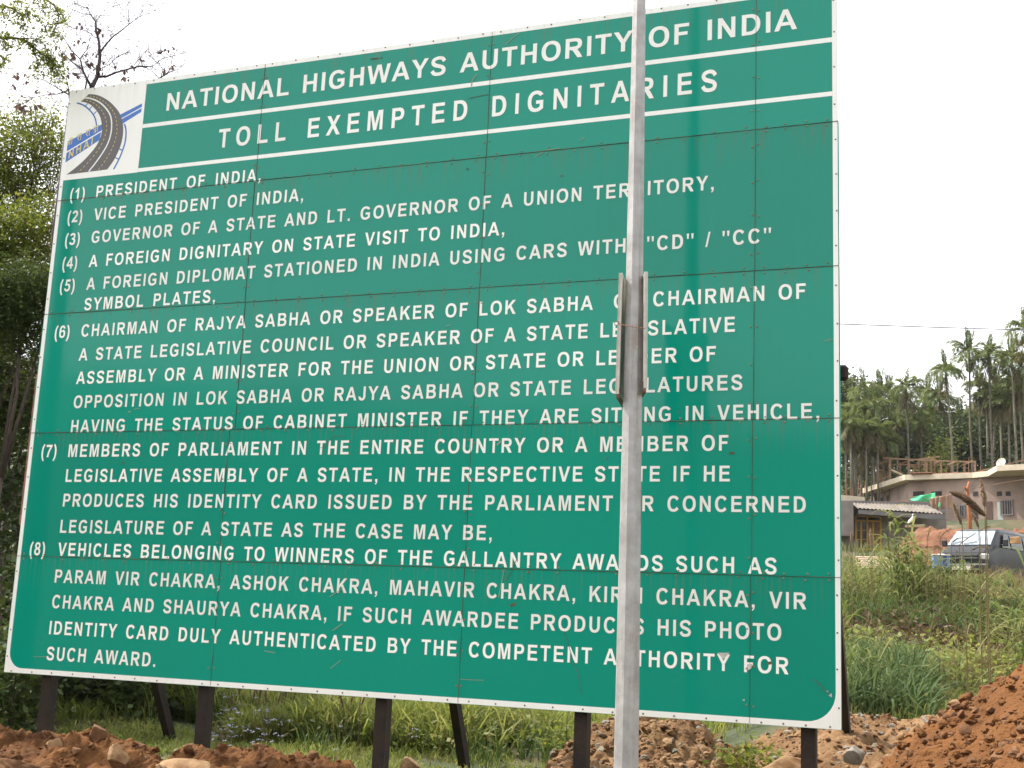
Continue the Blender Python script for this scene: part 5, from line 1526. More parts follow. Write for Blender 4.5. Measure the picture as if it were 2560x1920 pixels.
for (u0, v0, D0, u1, v1, D1) in [(2208, 1145, 96, 2300, 1150, 96.2), (2295, 1150, 96.3, 2440, 1155, 97), (2191, 1162, 97, 2228, 1148, 96), (2236, 1163, 100, 2274, 1152, 97), (2300, 1160, 99, 2330, 1149, 97), (2322, 1162, 100, 2352, 1152, 97), (2360, 1166, 100, 2392, 1153, 97), (2395, 1168, 100, 2432, 1152, 97),
                                 (2205, 1161, 99, 2390, 1163, 100), (2194, 1200, 97, 2225, 1190, 96), (2196, 1176, 97, 2210, 1174, 98.5), (2275, 1166, 97, 2297, 1168, 99), (2230, 1200, 100, 2420, 1190, 101), (2193, 1200, 97, 2206, 1228, 96), (2270, 1152, 97, 2350, 1141, 96.5), (2440, 1180, 97, 2560, 1150, 99), (2436, 1190, 98, 2580, 1170, 99)]:
    mb = MB(); mb.bar(relS(at(u0, v0, D0)), relS(at(u1, v1, D1)), .10); mb.build('beam', WOOD, shed)
mb = MB(); a, b = at(2229, 1175, 95), at(2308, 1211, 94); mb.tube([relS(a), relS(b)], [.075, .06], 6); mb.build('beam', WOODP, shed)
# pile of rusty sheets and boards on the roof to the right
o = empty('scrap_pile', at(2400, 1210, 90)); tag(o, 'sagging heap of rusty brown roofing sheets lying on the flat roof', 'scrap heap'); o.location.z = 11.72
S1 = Vector(o.location)
rsh = random.Random(4)
mb = MB()
for k in range(22):
    u0 = rsh.uniform(2270, 2450); u1 = u0 + rsh.uniform(40, 110)
    t0 = (u0 - 2270) / 230; t1 = (u1 - 2270) / 230
    a = at(u0, 1210 - 24 * max(0, t0 - .3) + rsh.uniform(-6, 2), 90 + rsh.uniform(-.6, .8)); b = at(u1, 1210 - 25 * max(0, t1 - .3) + rsh.uniform(-6, 2), 90 + rsh.uniform(-.6, .8))
    a[2] = max(a[2], 11.75); b[2] = max(b[2], 11.75)
    mb.bar(V(a) - S1, V(b) - S1, .30, .04, (.3, .2, 1))
mb.build('sheets', RUSTRED, o)
mb = MB(); mb.bar(V(at(2453, 1197, 89.5)) - S1, V(at(2496, 1199, 89)) - S1, .09); mb.build('board', WOODP, o)

# --- porch house with the tiled canopy, nearer
D_ = 68.0
pA, pB = at(2060, 1300, 69.2), at(2366, 1300, 70.2)
porch = empty('porch_house', (pA[0], pA[1], 4.9))
tag(porch, 'grey rendered house with a tiled canopy and a yellow framed window beside the sign edge', 'house')
Q0 = Vector(porch.location)
pd_ = V((pB - pA) * np.array([1, 1, 0])).normalized(); pn = Vector((-pd_.y, pd_.x, 0))
def px_(u, off=0.0):
    d = ray(u, 1300); a = pB - pA
    o_ = pA + np.array([pn.x, pn.y, 0]) * off
    t = np.linalg.solve(np.array([[a[0], -d[0]], [a[1], -d[1]]]), np.array([CAM[0] - o_[0], CAM[1] - o_[1]]))[0]
    return o_ + a * t
def pz_(u, v, off=0.0):
    p = px_(u, off); return at(u, v, math.hypot(p[0] - CAM[0], p[1] - CAM[1]))[2] - 4.9
def rq(p): return Vector((p[0] - Q0.x, p[1] - Q0.y, 0))
mb = MB(); wallbox(mb, rq(px_(2000)), rq(px_(2366)), .25, -1.2, pz_(2200, 1262)); mb.build('wall', PLASTG, porch)
OFF = -1.5
mb = MB(); wallbox(mb, rq(px_(2060, OFF)), rq(px_(2134, OFF)), 1.45, pz_(2110, 1340, OFF), pz_(2110, 1250, OFF)); mb.build('parapet', PLASTG, porch, bevel=.02)
mb = MB(); wallbox(mb, rq(px_(2130, -.5)), rq(px_(2330, -.5)), .45, pz_(2200, 1268, -.5), pz_(2200, 1253, -.5)); mb.build('roof_beam', BEAMG, porch)
# tiled canopy with its rolls
a0, a1 = rq(px_(2132, -.52)), rq(px_(2322, -.52)); b0, b1 = rq(px_(2146, OFF)), rq(px_(2364, OFF))
zt, zb0, zb1 = pz_(2200, 1262, -.52), pz_(2146, 1273, OFF), pz_(2364, 1287, OFF)
mb = MB()
NR, NC = 4, 132
vs, fs = [], []
for i in range(NR * 2 + 1):
    t = i / (NR * 2)
    for j in range(NC + 1):
        s = j / NC
        A_, B_ = a0 + (a1 - a0) * s, b0 + (b1 - b0) * s
        p = A_ + (B_ - A_) * t
        z = zt + (zb0 + (zb1 - zb0) * s - zt) * t + .05 * abs(math.sin(s * math.pi * 22)) + (.03 if i % 2 == 0 else -.03)
        vs.append((p.x, p.y, z))
for i in range(NR * 2):
    for j in range(NC):
        fs.append([i * (NC + 1) + j, i * (NC + 1) + j + 1, (i + 1) * (NC + 1) + j + 1, (i + 1) * (NC + 1) + j])
mb.add(vs, fs); mb.build('tile_roof', TILE, porch)
mb = MB()
f0, f1 = b0 - pn * .012, b1 - pn * .012
vs = [(f0.x, f0.y, zb0 - .24), (f1.x, f1.y, zb1 - .26), (f1.x, f1.y, zb1 - .02), (f0.x, f0.y, zb0 - .02)]
g0, g1 = f0 + pn * .10, f1 + pn * .10
vs += [(g0.x, g0.y, zb0 - .24), (g1.x, g1.y, zb1 - .26), (g1.x, g1.y, zb1 - .03), (g0.x, g0.y, zb0 - .03)]
mb.add(vs, ((0, 1, 2, 3), (5, 4, 7, 6), (1, 5, 6, 2), (4, 0, 3, 7), (3, 2, 6, 7), (1, 0, 4, 5)))
mb.build('fascia', BEAMG, porch)
# soffit and the deep porch side wall
mb = MB(); slabpoly(mb, [tuple(p)[:2] for p in (b0 + pn * .11, b1 + pn * .11, a1 + pn * .4, a0 + pn * .4)], zb0 - .22, zb0 - .19); mb.build('soffit', PLASTG, porch)
# yellow framed window
W0, W1 = rq(px_(2137)), rq(px_(2203))
wz0, wz1, wzm = pz_(2170, 1376), pz_(2170, 1289), pz_(2170, 1305)
mb = MB(); wallbox(mb, W0 - pn * .03, W1 - pn * .03, .05, wz0, wz1); win = mb.build('window', DARKG, porch)
mb = MB()
fw = .09
wl_ = (W1 - W0).length
ud = (W1 - W0).normalized()
zs = [wz0, wzm, wz1 - fw]
for z in zs: wallbox(mb, W0 - pn * .10, W1 - pn * .10, .065, z, z + fw)
for s in (0, .21, .46, .70, 1):
    q0 = W0 + ud * ((wl_ - fw) * s)
    for za, zc in ((wz0 + fw + .0005, wzm - .0005), (wzm + fw + .0005, wz1 - fw - .0005)):
        if s in (.21, .70) and za > wzm: continue
        wallbox(mb, q0 - pn * .10, q0 + ud * fw - pn * .10, .065, za, zc)
for s0, s1 in ((.0, .21), (.21, .46)):
    for t in (.36, .68):
        z = wz0 + (wzm - wz0) * t
        wallbox(mb, W0 + ud * (wl_ * s0 + fw) - pn * .09, W0 + ud * (wl_ * s1 + .02) - pn * .09, .03, z, z + .04)
mb.build('window_frame', YELW, win)
mb = MB()
for s0, s1 in ((.40, .46), (.53, .69), (.76, .96)):
    n = 14
    for k in range(n):
        x0_ = wl_ * (s0 + (s1 - s0) * k / n); x1_ = wl_ * (s0 + (s1 - s0) * (k + 1) / n)
        p, q_ = W0 + ud * x0_ - pn * (.045 + .012 * (k % 2)), W0 + ud * x1_ - pn * (.045 + .012 * ((k + 1) % 2))
        vs = [(p.x, p.y, wz0 + fw), (q_.x, q_.y, wz0 + fw), (q_.x, q_.y, wzm), (p.x, p.y, wzm)]
        mb.add(vs, [[0, 1, 2, 3]])
mb.build('curtain', CURT, win)
mb = MB(); wallbox(mb, rq(px_(2145, -.6)), rq(px_(2212, -.6)), .55, -1.0, pz_(2170, 1380, -.6)); mb.build('plinth', BEAMG, porch)
mb = MB(); wallbox(mb, rq(px_(2135, -.9)), rq(px_(2146, -.9)), .25, -1.0, pz_(2140, 1350, -.9)); mb.build('gate_post', PLASTG, porch, bevel=.02)
# low room behind with rusty bars on its roof
cr_ = at(2060, 1240, 76); cw = empty('low_wall', (cr_[0], cr_[1], float(hgt(cr_[0], cr_[1]))))
tag(cw, 'cream parapet wall with rusty reinforcing bars standing up behind the porch house', 'wall')
C0 = Vector(cw.location)
e0, e1 = V(at(2050, 1240, 76)) - C0, V(at(2162, 1240, 78)) - C0
ztop = at(2100, 1233, 76)[2] - C0.z
mb = MB(); wallbox(mb, e0, e1, .3, -1, ztop); mb.build('wall', CONC, cw)
mb = MB()
for k in range(16):
    t = random.Random(k).uniform(.25, .98); p = e0 + (e1 - e0) * t; 
    mb.tube([(p.x, p.y + .1, ztop - .05), (p.x + random.Random(k).uniform(-.2, .2), p.y + .1, ztop + random.Random(k + 9).uniform(.3, 1.3))], [.018, .018], 4)
tag(mb.build('rebar', RUSTRED, cw))

# forked orange pole and washing line
fp = at(2426, 1330, 56); fz = float(hgt(fp[0], fp[1]))
pole2 = empty('forked_pole', (fp[0], fp[1], fz)); tag(pole2, 'forked orange tree pole holding up the washing line in front of the house', 'pole')
F0 = Vector(pole2.location)
mb = MB()
mb.tube([V(at(2428, 1345, 56)) - F0 - Vector((0, 0, .8)), V(at(2424, 1290, 56)) - F0, V(at(2418, 1224, 56)) - F0, V(at(2423, 1204, 56)) - F0], [.10, .085, .065, .045], 8)
mb.tube([V(at(2419, 1228, 56)) - F0, V(at(2411, 1217, 55.8)) - F0], [.05, .035], 6)
mb.build('trunk', ORANGE, pole2, True)
LN = [at(2180, 1258, 58), at(2262, 1252, 57.5), at(2336, 1245, 57), at(2376, 1236, 56.6), at(2416, 1224, 56), at(2520, 1205, 55), at(2620, 1190, 54.5)]
mb = MB(); mb.tube([V(p) for p in LN], [.012] * len(LN), 4); tag(mb.build('washing_line', WOOD), 'thin washing line slung from the forked orange pole past the house', 'rope')
CGREEN = mat('bright_green_cloth', (0.10, 0.62, 0.30), .8, col2=(0.07, 0.48, 0.22), vscale=3)
CBROWN = mat('brown_trousers_cloth', (0.33, 0.205, 0.135), .9, col2=(0.22, 0.13, 0.085), vscale=3)
def cloth(pts, m, label, name, cat, D, amp=.08, group=None, seed=0):
    """pts: outline rows in px, each row = list of (u, v), from the line down"""
    A = np.array([[at(u, v, D) for u, v in r] for r in pts])
    r, c = A.shape[:2]
    n1, n2 = (r - 1) * 5 + 1, (c - 1) * 8 + 1
    T1, T2 = np.linspace(0, r - 1, n1), np.linspace(0, c - 1, n2)
    G = np.zeros((n1, n2, 3))
    for i, t1 in enumerate(T1):
        i0 = min(int(t1), r - 2); f1 = t1 - i0
        for j, t2 in enumerate(T2):
            j0 = min(int(t2), c - 2); f2 = t2 - j0
            G[i, j] = (A[i0, j0] * (1 - f2) + A[i0, j0 + 1] * f2) * (1 - f1) + (A[i0 + 1, j0] * (1 - f2) + A[i0 + 1, j0 + 1] * f2) * f1
            G[i, j] += np.array([0, 1, .1]) * amp * math.sin(t2 * 5 + t1 * 1.7 + seed) * (.3 + .7 * t1 / (r - 1))
    o = grid_mesh(name, G[..., 0], G[..., 1], G[..., 2], m)
    md = o.modifiers.new('thick', 'SOLIDIFY'); md.thickness = .012
    tag(o, label, cat, group)
cloth([[(2290, 1241), (2312, 1237), (2338, 1232)], [(2275, 1249), (2312, 1246), (2340, 1246)], [(2278, 1251), (2322, 1255), (2334, 1248)]], CGREEN, 'bright green cloth blowing on the washing line above the tiled canopy', 'green_cloth', 'cloth', 57.2, .10)
g_ = 'brown clothes on the washing line'
cloth([[(2324, 1246), (2336, 1244)], [(2326, 1260), (2337, 1260)], [(2331, 1270), (2337, 1271)]], CBROWN, 'brown cloth at the left of the washing, next to the green cloth', 'hanging_cloth', 'cloth', 57.0, .04, g_, 1)
cloth([[(2337, 1243), (2347, 1241)], [(2339, 1258), (2346, 1258)], [(2341, 1273), (2347, 1274)]], CBROWN, 'narrow brown cloth hanging second from the left on the line', 'hanging_cloth', 'cloth', 56.9, .04, g_, 2)
cloth([[(2348, 1241), (2364, 1238)], [(2350, 1258), (2364, 1258)], [(2353, 1273), (2362, 1272)]], CBROWN, 'wide brown garment third from the left on the washing line', 'hanging_cloth', 'cloth', 56.7, .04, g_, 3)
cloth([[(2365, 1238), (2379, 1234)], [(2368, 1256), (2381, 1255)], [(2370, 1272), (2380, 1270)]], CBROWN, 'brown garment at the right end of the washing nearest the forked pole', 'hanging_cloth', 'cloth', 56.5, .04, g_, 4)
cloth([[(2346, 1256), (2350, 1256)], [(2346, 1262), (2351, 1262)], [(2347, 1267), (2350, 1267)]], CGREEN, 'small pale green cloth hanging between the brown garments', 'small_green_cloth', 'cloth', 56.3, .02)

# timber poles stacked on the ground before the porch
for k in range(6):
    a, b = at(2140 + 6 * (k % 3), 1394 + k * 5.2, 47 - k * .35), at(2236 + 8 * (k % 2), 1399 + k * 5, 47.3 - k * .35)
    gz0 = float(hgt((a[0] + b[0]) / 2, (a[1] + b[1]) / 2))
    mb = MB(); mid = (V(a) + V(b)) / 2
    mb.tube([V(a) - mid, Vector((0, 0, .02)), V(b) - mid], [.055, .06, .05], 7)
    o = mb.build('timber_pole', WOODP); o.location = mid
    tag(o, ['topmost pale timber pole of the pile before the porch', 'second pale timber pole from the top of the pile', 'third pale timber pole from the top of the pile', 'fourth pale timber pole from the top, shorter at the left', 'fifth pale timber pole from the top of the pile', 'lowest pale timber pole of the pile in the grass'][k], 'pole', 'timber poles stacked before the porch')
# blue plastic crate beside the van
cpx = at(2352, 1396, 33.5); cz = float(hgt(cpx[0], cpx[1]))
o = empty('blue_crate', (cpx[0], cpx[1], cpx[2]), rad(12)); tag(o, 'pale blue plastic crate half hidden in the grass beside the van bumper', 'crate')
BLC = mat('blue_plastic', (0.10, 0.20, 0.42), .45, col2=(0.16, 0.27, 0.46), vscale=6); BLD = mat('dark_blue_plastic', (0.03, 0.05, 0.18), .45)
mb = MB(); mb.box((-.20, -.14, -.25), (.20, .14, .06)); bc = mb.build('body', BLC, o, bevel=.015)
mb = MB(); mb.box((-.215, -.155, .0605), (.215, .155, .090)); mb.build('rim', ALU, o, bevel=.01)
mb = MB(); mb.box((.03, -.146, -.24), (.12, -.1405, .05)); mb.build('side_panel', BLD, o)

# ------------------------------------------------------------------ the van
PAINT = mat('dark_grey_paint', (0.014, 0.015, 0.019), .36, .0, spec=.32)
VGLASS = mat('glass_with_painted_clouds', (0.30, 0.36, 0.42), .06, .55, spec=.8, col2=(0.62, 0.66, 0.70), vscale=2.6, lo=.42, hi=.6)  # pale cloud reflection is mottled into the glass colour
BLACK = mat('black_plastic', (0.012, 0.012, 0.014), .5)
CHROME = mat('chrome', (0.55, 0.56, 0.58), .18, .9)
LAMPG = mat('headlamp_glass', (0.55, 0.55, 0.52), .15, .2, col2=(0.30, 0.30, 0.30), vscale=14)
TYRE = mat('tyre', (0.015, 0.015, 0.016), .85)
vp = at(2407, 1420, 36.6)
vz = at(2428, 1318, 37.2)[2] - 1.60
yaw = math.atan2(-RIGHT[1], -RIGHT[0]) + math.pi
van = empty('parked_van', (vp[0], vp[1], vz), rad(2))
tag(van, 'dark grey boxy van parked nose first behind the tall grass on the right', 'van')
# local: x to the right as seen, -y = nose. front face skewed by turning the van
van.rotation_euler = (0, 0, rad(-21))
def vsec(y, hw0, hw1, z0, z1, tum=.12):
    """a body section: half width at the sill and at the roof"""
    r = .09
    pts = [(-hw0, z0), (-hw0, z0 + (z1 - z0) * .48), (-hw1, z1 - r), (-hw1 + r, z1), (hw1 - r, z1), (hw1, z1 - r), (hw0, z0 + (z1 - z0) * .48), (hw0, z0)]
    return [(x, y, z) for x, z in pts]
secs = [vsec(-.02, .66, .60, .42, .72), vsec(.02, .70, .66, .30, .86), vsec(.16, .735, .66, .28, .97), vsec(.42, .74, .64, .28, 1.07), vsec(1.00, .74, .61, .28, 1.54), vsec(1.20, .74, .60, .28, 1.59), vsec(2.2, .74, .60, .28, 1.61), vsec(3.30, .74, .60, .28, 1.58), vsec(3.55, .73, .585, .32, 1.48), vsec(3.62, .70, .57, .40, 1.3)]
mb = MB(); vs = [p for s_ in secs for p in s_]; fs = []
for i in range(len(secs) - 1):
    for k in range(8): fs.append([i * 8 + k, i * 8 + (k + 1) % 8, (i + 1) * 8 + (k + 1) % 8, (i + 1) * 8 + k])
fs.append(list(range(8))[::-1]); fs.append([(len(secs) - 1) * 8 + k for k in range(8)])
fs = [f[::-1] for f in fs]
mb.add(vs, fs); body = mb.build('body', PAINT, van, True)
body.data.set_sharp_from_angle(angle=rad(28)) if hasattr(body.data, 'set_sharp_from_angle') else None
# windscreen lies on the sloping face between y .40 and 1.02
def wsp(x, t, out=.012):
    y, z = .42 + .58 * t, 1.07 + .47 * t
    return (x, y - out * .63, z + out * .78)
mb = MB(); mb.add([wsp(-.60, .06), wsp(.60, .06), wsp(.545, .93), wsp(-.545, .93)], [[0, 1, 2, 3]]); mb.add([wsp(-.60, .06, .004), wsp(.60, .06, .004), wsp(.545, .93, .004), wsp(-.545, .93, .004)], [[3, 2, 1, 0]])
mb.build('windscreen', VGLASS, van)
mb = MB(); mb.bar(wsp(-.15, .10, .03), wsp(.20, .22, .03), .02, .015); mb.bar(wsp(-.52, .08, .03), wsp(-.22, .26, .03), .02, .015); mb.build('wiper', BLACK, van)
for sx in (-1, 1):
    mb = MB()
    for (y0_, y1_) in ((.92, 1.50), (1.60, 2.45), (2.55, 3.30)):
        zb_, zt_ = 1.06, 1.45
        y0t = y0_ + (.28 if y0_ < 1 else 0)
        def sp(y, z, o): return (sx * (.742 - (z - 1.0) * .185 + o), y, z)
        mb.add([sp(y0_, zb_, .008), sp(y1_, zb_, .008), sp(y1_, zt_, .008), sp(y0t, zt_, .008)], [[0, 1, 2, 3] if sx > 0 else [3, 2, 1, 0]])
    mb.build('side_window', DARKG, van)
    mb = MB(); mb.box((sx * .60 - .115, -.035, .66), (sx * .60 + .115, .06, .83)); mb.build('headlight', LAMPG, van, bevel=.03)
    mb = MB(); mb.box((sx * .86 - .07, .80, 1.08), (sx * .86 + .07, .86, 1.27)); mb.bar((sx * .72, .86, 1.12), (sx * .80, .83, 1.12), .03); mb.build('wing_mirror', BLACK, van, bevel=.015)
    for yy in (.55, 2.95):
        mb = MB(); mb.tube([(sx * .50, yy, .28), (sx * .70, yy, .28)], [.28, .28], 18); w_ = mb.build('wheel', TYRE, van)
        mb = MB(); mb.tube([(sx * .701, yy, .28), (sx * .712, yy, .28)], [.16, .15], 14); mb.build('rim', CHROME, w_)
mb = MB(); mb.box((-.46, -.045, .655), (.46, -.015, .83)); gr = mb.build('grille', BLACK, van, bevel=.01)
mb = MB()
for z in (.70, .78): mb.box((-.44, -.062, z), (.44, -.047, z + .022))
mb.build('grille_bar', CHROME, gr)
mb = MB()
zz = [(-.055, .785), (.055, .815), (.075, .79), (-.02, .755), (.055, .735), (-.055, .70), (-.075, .725), (.02, .76)]
mb.add([(x * .9, -.066, z) for x, z in zz], [list(range(8))])
mb.add([(x * .9, -.0635, z) for x, z in zz], [list(range(8))[::-1]]); mb.build('badge', CHROME, gr)
mb = MB(); mb.box((-.74, -.10, .34), (.74, .04, .56)); mb.build('bumper', BLACK, van, bevel=.04)
mb = MB(); mb.box((-.26, -.112, .39), (.26, -.104, .50)); mb.build('number_plate', ALU, van)
# tawny tarpaulin on the ground beside / behind the van
cloth([[(2500, 1334), (2530, 1330), (2600, 1328)], [(2506, 1340), (2535, 1344), (2600, 1346)]], mat('tan_cover', (0.48, 0.26, 0.12), .85, col2=(0.38, 0.20, 0.09), vscale=2), 'tan coloured cover showing over the rear roof of the van', 'tan_cover', 'cover', 46.0, .05)
cloth([[(2524, 1344), (2549, 1341)], [(2525, 1352), (2551, 1353)], [(2526, 1359), (2553, 1360)]], mat('cardboard', (0.46, 0.27, 0.12), .85, col2=(0.40, 0.22, 0.10), vscale=3), 'tan sheet standing in the grass in front of the van side', 'tan_sheet', 'sheet', 31.0, .01)
# a white egret like bird standing on a stack of poles at the soil bank
bp_ = at(2278, 1309, 58)
bird = empty('white_bird', bp_); tag(bird, 'small white long necked bird standing below the tiled canopy', 'bird')
WHB = mat('white_feather', (0.8, 0.79, 0.74), .8)
mb = MB(); mb.tube([(-.16, 0, .0), (-.06, 0, .10), (.03, 0, .20), (.07, 0, .30), (.06, 0, .38), (.10, 0, .42)], [.015, .07, .055, .025, .02, .02], 8); mb.build('body', WHB, bird, True)
mb = MB(); mb.tube([(.10, 0, .42), (.20, 0, .40)], [.012, .003], 5); mb.build('beak', YELW, bird)
mb = MB(); mb.tube([(-.02, -.02, .06), (-.01, -.02, -.16)], [.008, .008], 4); mb.tube([(-.02, .02, .06), (-.01, .02, -.16)], [.008, .008], 4); mb.build('legs', BLACK, bird)
# wooden platform it stands on
mb = MB(); mb.bar(V(at(2262, 1316, 58)) , V(at(2312, 1314, 58)), .35, .10); tag(mb.build('plank', WOODP), 'weathered plank under the white bird at the top of the red soil bank', 'plank')
mb = MB(); mb.tube([V(at(2283, 1320, 58.2)), V(at(2282, 1289, 58.2))], [.045, .04], 6); tag(mb.build('stake', WOODP), 'pale wooden stake standing beside the white bird', 'stake')

# ------------------------------------------------------------------ areca palms and the wood behind the houses
PALMG = leafmat('palm_green', (0.045, 0.078, 0.018), (0.130, 0.165, 0.048), .35)
PALMD = leafmat('palm_dead', (0.055, 0.062, 0.024), (0.140, 0.118, 0.05), .25)
PTRUNK = mat('palm_trunk', (0.150, 0.135, 0.105), .9, col2=(0.085, 0.078, 0.060), vscale=3)

def frond(rsx, L, el, az, droop, w, nl=26, curl=0.0):
    """a feather palm leaf: arching stalk with two rows of leaflets"""
    n = 9
    pts = []
    d0 = np.array([math.cos(az) * math.cos(el), math.sin(az) * math.cos(el), math.sin(el)])
    p = np.zeros(3); d = d0.copy()
    for i in range(n):
        pts.append(p.copy()); p = p + d * L / (n - 1)
        d = d + np.array([0, 0, -droop / n * (1 + i * .35)]); d /= np.linalg.norm(d)
    pts = np.array(pts)
    q = []
    side = np.cross(d0, [0, 0, 1]); side /= np.linalg.norm(side) + 1e-9
    for i in range(n - 1):                          # stalk
        ww = .035 * (1 - i / n) + .008
        q.append([pts[i] - side * ww, pts[i] + side * ww, pts[i + 1] + side * ww * .85, pts[i + 1] - side * ww * .85])
    for k in range(nl):
        t = .12 + .88 * k / (nl - 1)
        j = min(int(t * (n - 1)), n - 2); f = t * (n - 1) - j
        b = pts[j] * (1 - f) + pts[j + 1] * f
        ax = pts[j + 1] - pts[j]; ax /= np.linalg.norm(ax)
        sd = np.cross(ax, [0, 0, 1]); sd /= np.linalg.norm(sd) + 1e-9
        upv = np.cross(sd, ax)
        l = w * (math.sin(math.pi * (.12 + .83 * t)) ** .6) * rsx.uniform(.8, 1.15)
        for s in (-1, 1):
            tip = b + (sd * s * .75 + ax * .65 + upv * rsx.uniform(-.35, .35) + np.array([0, 0, -.16 - curl])) * l
            m_ = (b + tip) / 2 + upv * .04
            wd = ax * .055
            q.append([b - wd * .4, m_ - wd, tip, m_ + wd])
    return q

def crown_mesh(seed, nf=10, upright=2, dead=3, sc=1.0):
    rsx = np.random.RandomState(seed)
    G_, Dd = [], []
    for k in range(nf):
        G_ += frond(rsx, rsx.uniform(1.5, 2.0) * sc, rsx.uniform(.05, 1.1), k * 2.4 + rsx.uniform(-.3, .3), rsx.uniform(.9, 1.9), .62 * sc)
    for k in range(upright):
        G_ += frond(rsx, rsx.uniform(1.4, 1.9) * sc, rsx.uniform(1.30, 1.50), rsx.rand() * 6.28, .15, .38 * sc, 22)
    for k in range(dead):
        Dd += frond(rsx, rsx.uniform(1.4, 2.0) * sc, rsx.uniform(-1.2, -.5), rsx.rand() * 6.28, .8, .5 * sc, 20, .5)
    return G_, Dd
CM = []
for s_, a in enumerate([(13, 2, 3, 1.08), (12, 3, 2, 1.12), (13, 1, 5, 1.05), (11, 2, 6, 1.05), (15, 2, 1, 1.15)]):
    G_, Dd = crown_mesh(50 + s_, *a)
    og = quads_mesh('crown', G_, PALMG); od = quads_mesh('dead_fronds', Dd, PALMD)
    CM.append((og.data, od.data))
    bpy.data.objects.remove(og); bpy.data.objects.remove(od)

palms = []
def palm(u, v, D, ub, label, var, sc=1.0, rz=0.0, vb=1240):
    """(u, v) = heart of the crown, ub = column of the trunk lower down"""
    top = at(u, v, D); bot = at(ub, vb, D)
    # follow the lean of the trunk down to the ground
    d = (top - bot); g_ = float(hgt(bot[0], bot[1]))
    if bot[2] > g_ - .2: bot = bot - d * ((bot[2] - g_ + .3) / max(d[2], .1))
    o = empty('areca_palm', bot)
    tag(o, label, 'palm tree', 'slender palms behind the houses')
    r = top - bot
    mid = r * .5 + np.array([r[2] * .012 * math.sin(u), 0, 0])
    mb = MB(); mb.tube([np.zeros(3), mid * .5 + r * 0 , mid, (mid + r) / 2, r - np.array([0, 0, .9])], [.105, .095, .085, .078, .075], 7); mb.build('trunk', PTRUNK, o, True)
    mb = MB(); mb.tube([r - np.array([0, 0, .95]), r - np.array([0, 0, .45]), r + np.array([0, 0, .1])], [.08, .105, .06], 7); mb.build('crownshaft', PALMG, o, True)
    c = bpy.data.objects.new('crown', CM[var][0]); COL.objects.link(c); c.parent = o; c.location = r; c.rotation_euler = (0, 0, rz); c.scale = (sc,) * 3
    c = bpy.data.objects.new('dead_fronds', CM[var][1]); COL.objects.link(c); c.parent = o; c.location = r - np.array([0, 0, .25]); c.rotation_euler = (0, 0, rz); c.scale = (sc,) * 3
    palms.append(o)
PL = [(2364, 928, 98, 2383, 'palm with a lone tall crown left of the close group of tall palms', 0), (2423, 882, 100, 2434, 'tallest full palm standing left in the close group against the sky', 1), (2473, 892, 100, 2486, 'palm with one upright spear leaf in the middle of the tall group', 0), (2529, 896, 98, 2546, 'palm with swept fronds second from the right edge of the frame', 4),
      (2562, 826, 95, 2575, 'palm crown reaching in at the right edge just under the wire', 1), (2265, 968, 100, 2275, 'palm with brown drooping fronds standing alone over the low palms', 2), (2165, 981, 106, 2172, 'palm with pale flower stalks over the low clump beside the sign', 4), (2201, 980, 109, 2205, 'palm with an upright crown right of the low clump by the sign', 1),
      (2134, 1030, 98, 2142, 'low palm crown touching the edge of the sign', 4), (2184, 1020, 99, 2189, 'bright low palm in front of the clump beside the sign', 4), (2449, 968, 103, 2458, 'shaggy palm with hanging dead fronds below the tallest palm', 3), (2490, 985, 104, 2474, 'palm hidden low among the tall group of trunks', 3),
      (2349, 992, 110, 2352, 'distant palm crown between the lone palm and the tall group', 0), (2546, 962, 99, 2556, 'palm with ragged brown skirt at the right edge below the others', 3), (2508, 1000, 108, 2512, 'dark palm crown deep in the wood on the right', 2), (2126, 1085, 95, 2131, 'lowest palm crown beside the sign, with a yellow frond', 4),
      (2221, 988, 111, 2226, 'palm crown half hidden behind the brown drooping palm', 1), (2238, 1030, 106, 2241, 'palm under the brown drooping palm, in its shade', 2), (2330, 1040, 112, 2333, 'low palm in the dark wood under the lone tall palm', 3), (2320, 985, 113, 2322, 'spiky palm top showing left of the lone tall palm', 0),
      (2150, 1120, 97, 2152, 'thin trunked palm in the dark wood near the sign', 3), (2208, 1110, 98, 2210, 'palm with a hanging yellow leaf in the dark wood', 2), (2400, 1050, 112, 2402, 'pale green distant palm between the tall trunks', 1), (2580, 900, 97, 2590, 'palm mostly outside the right edge of the frame', 2)]
for i, (u, v, D, ub, lab, var) in enumerate(PL):
    palm(u, v, D, ub, lab, var, .94 + .1 * ((i * 7) % 5) / 5, i * 1.7)
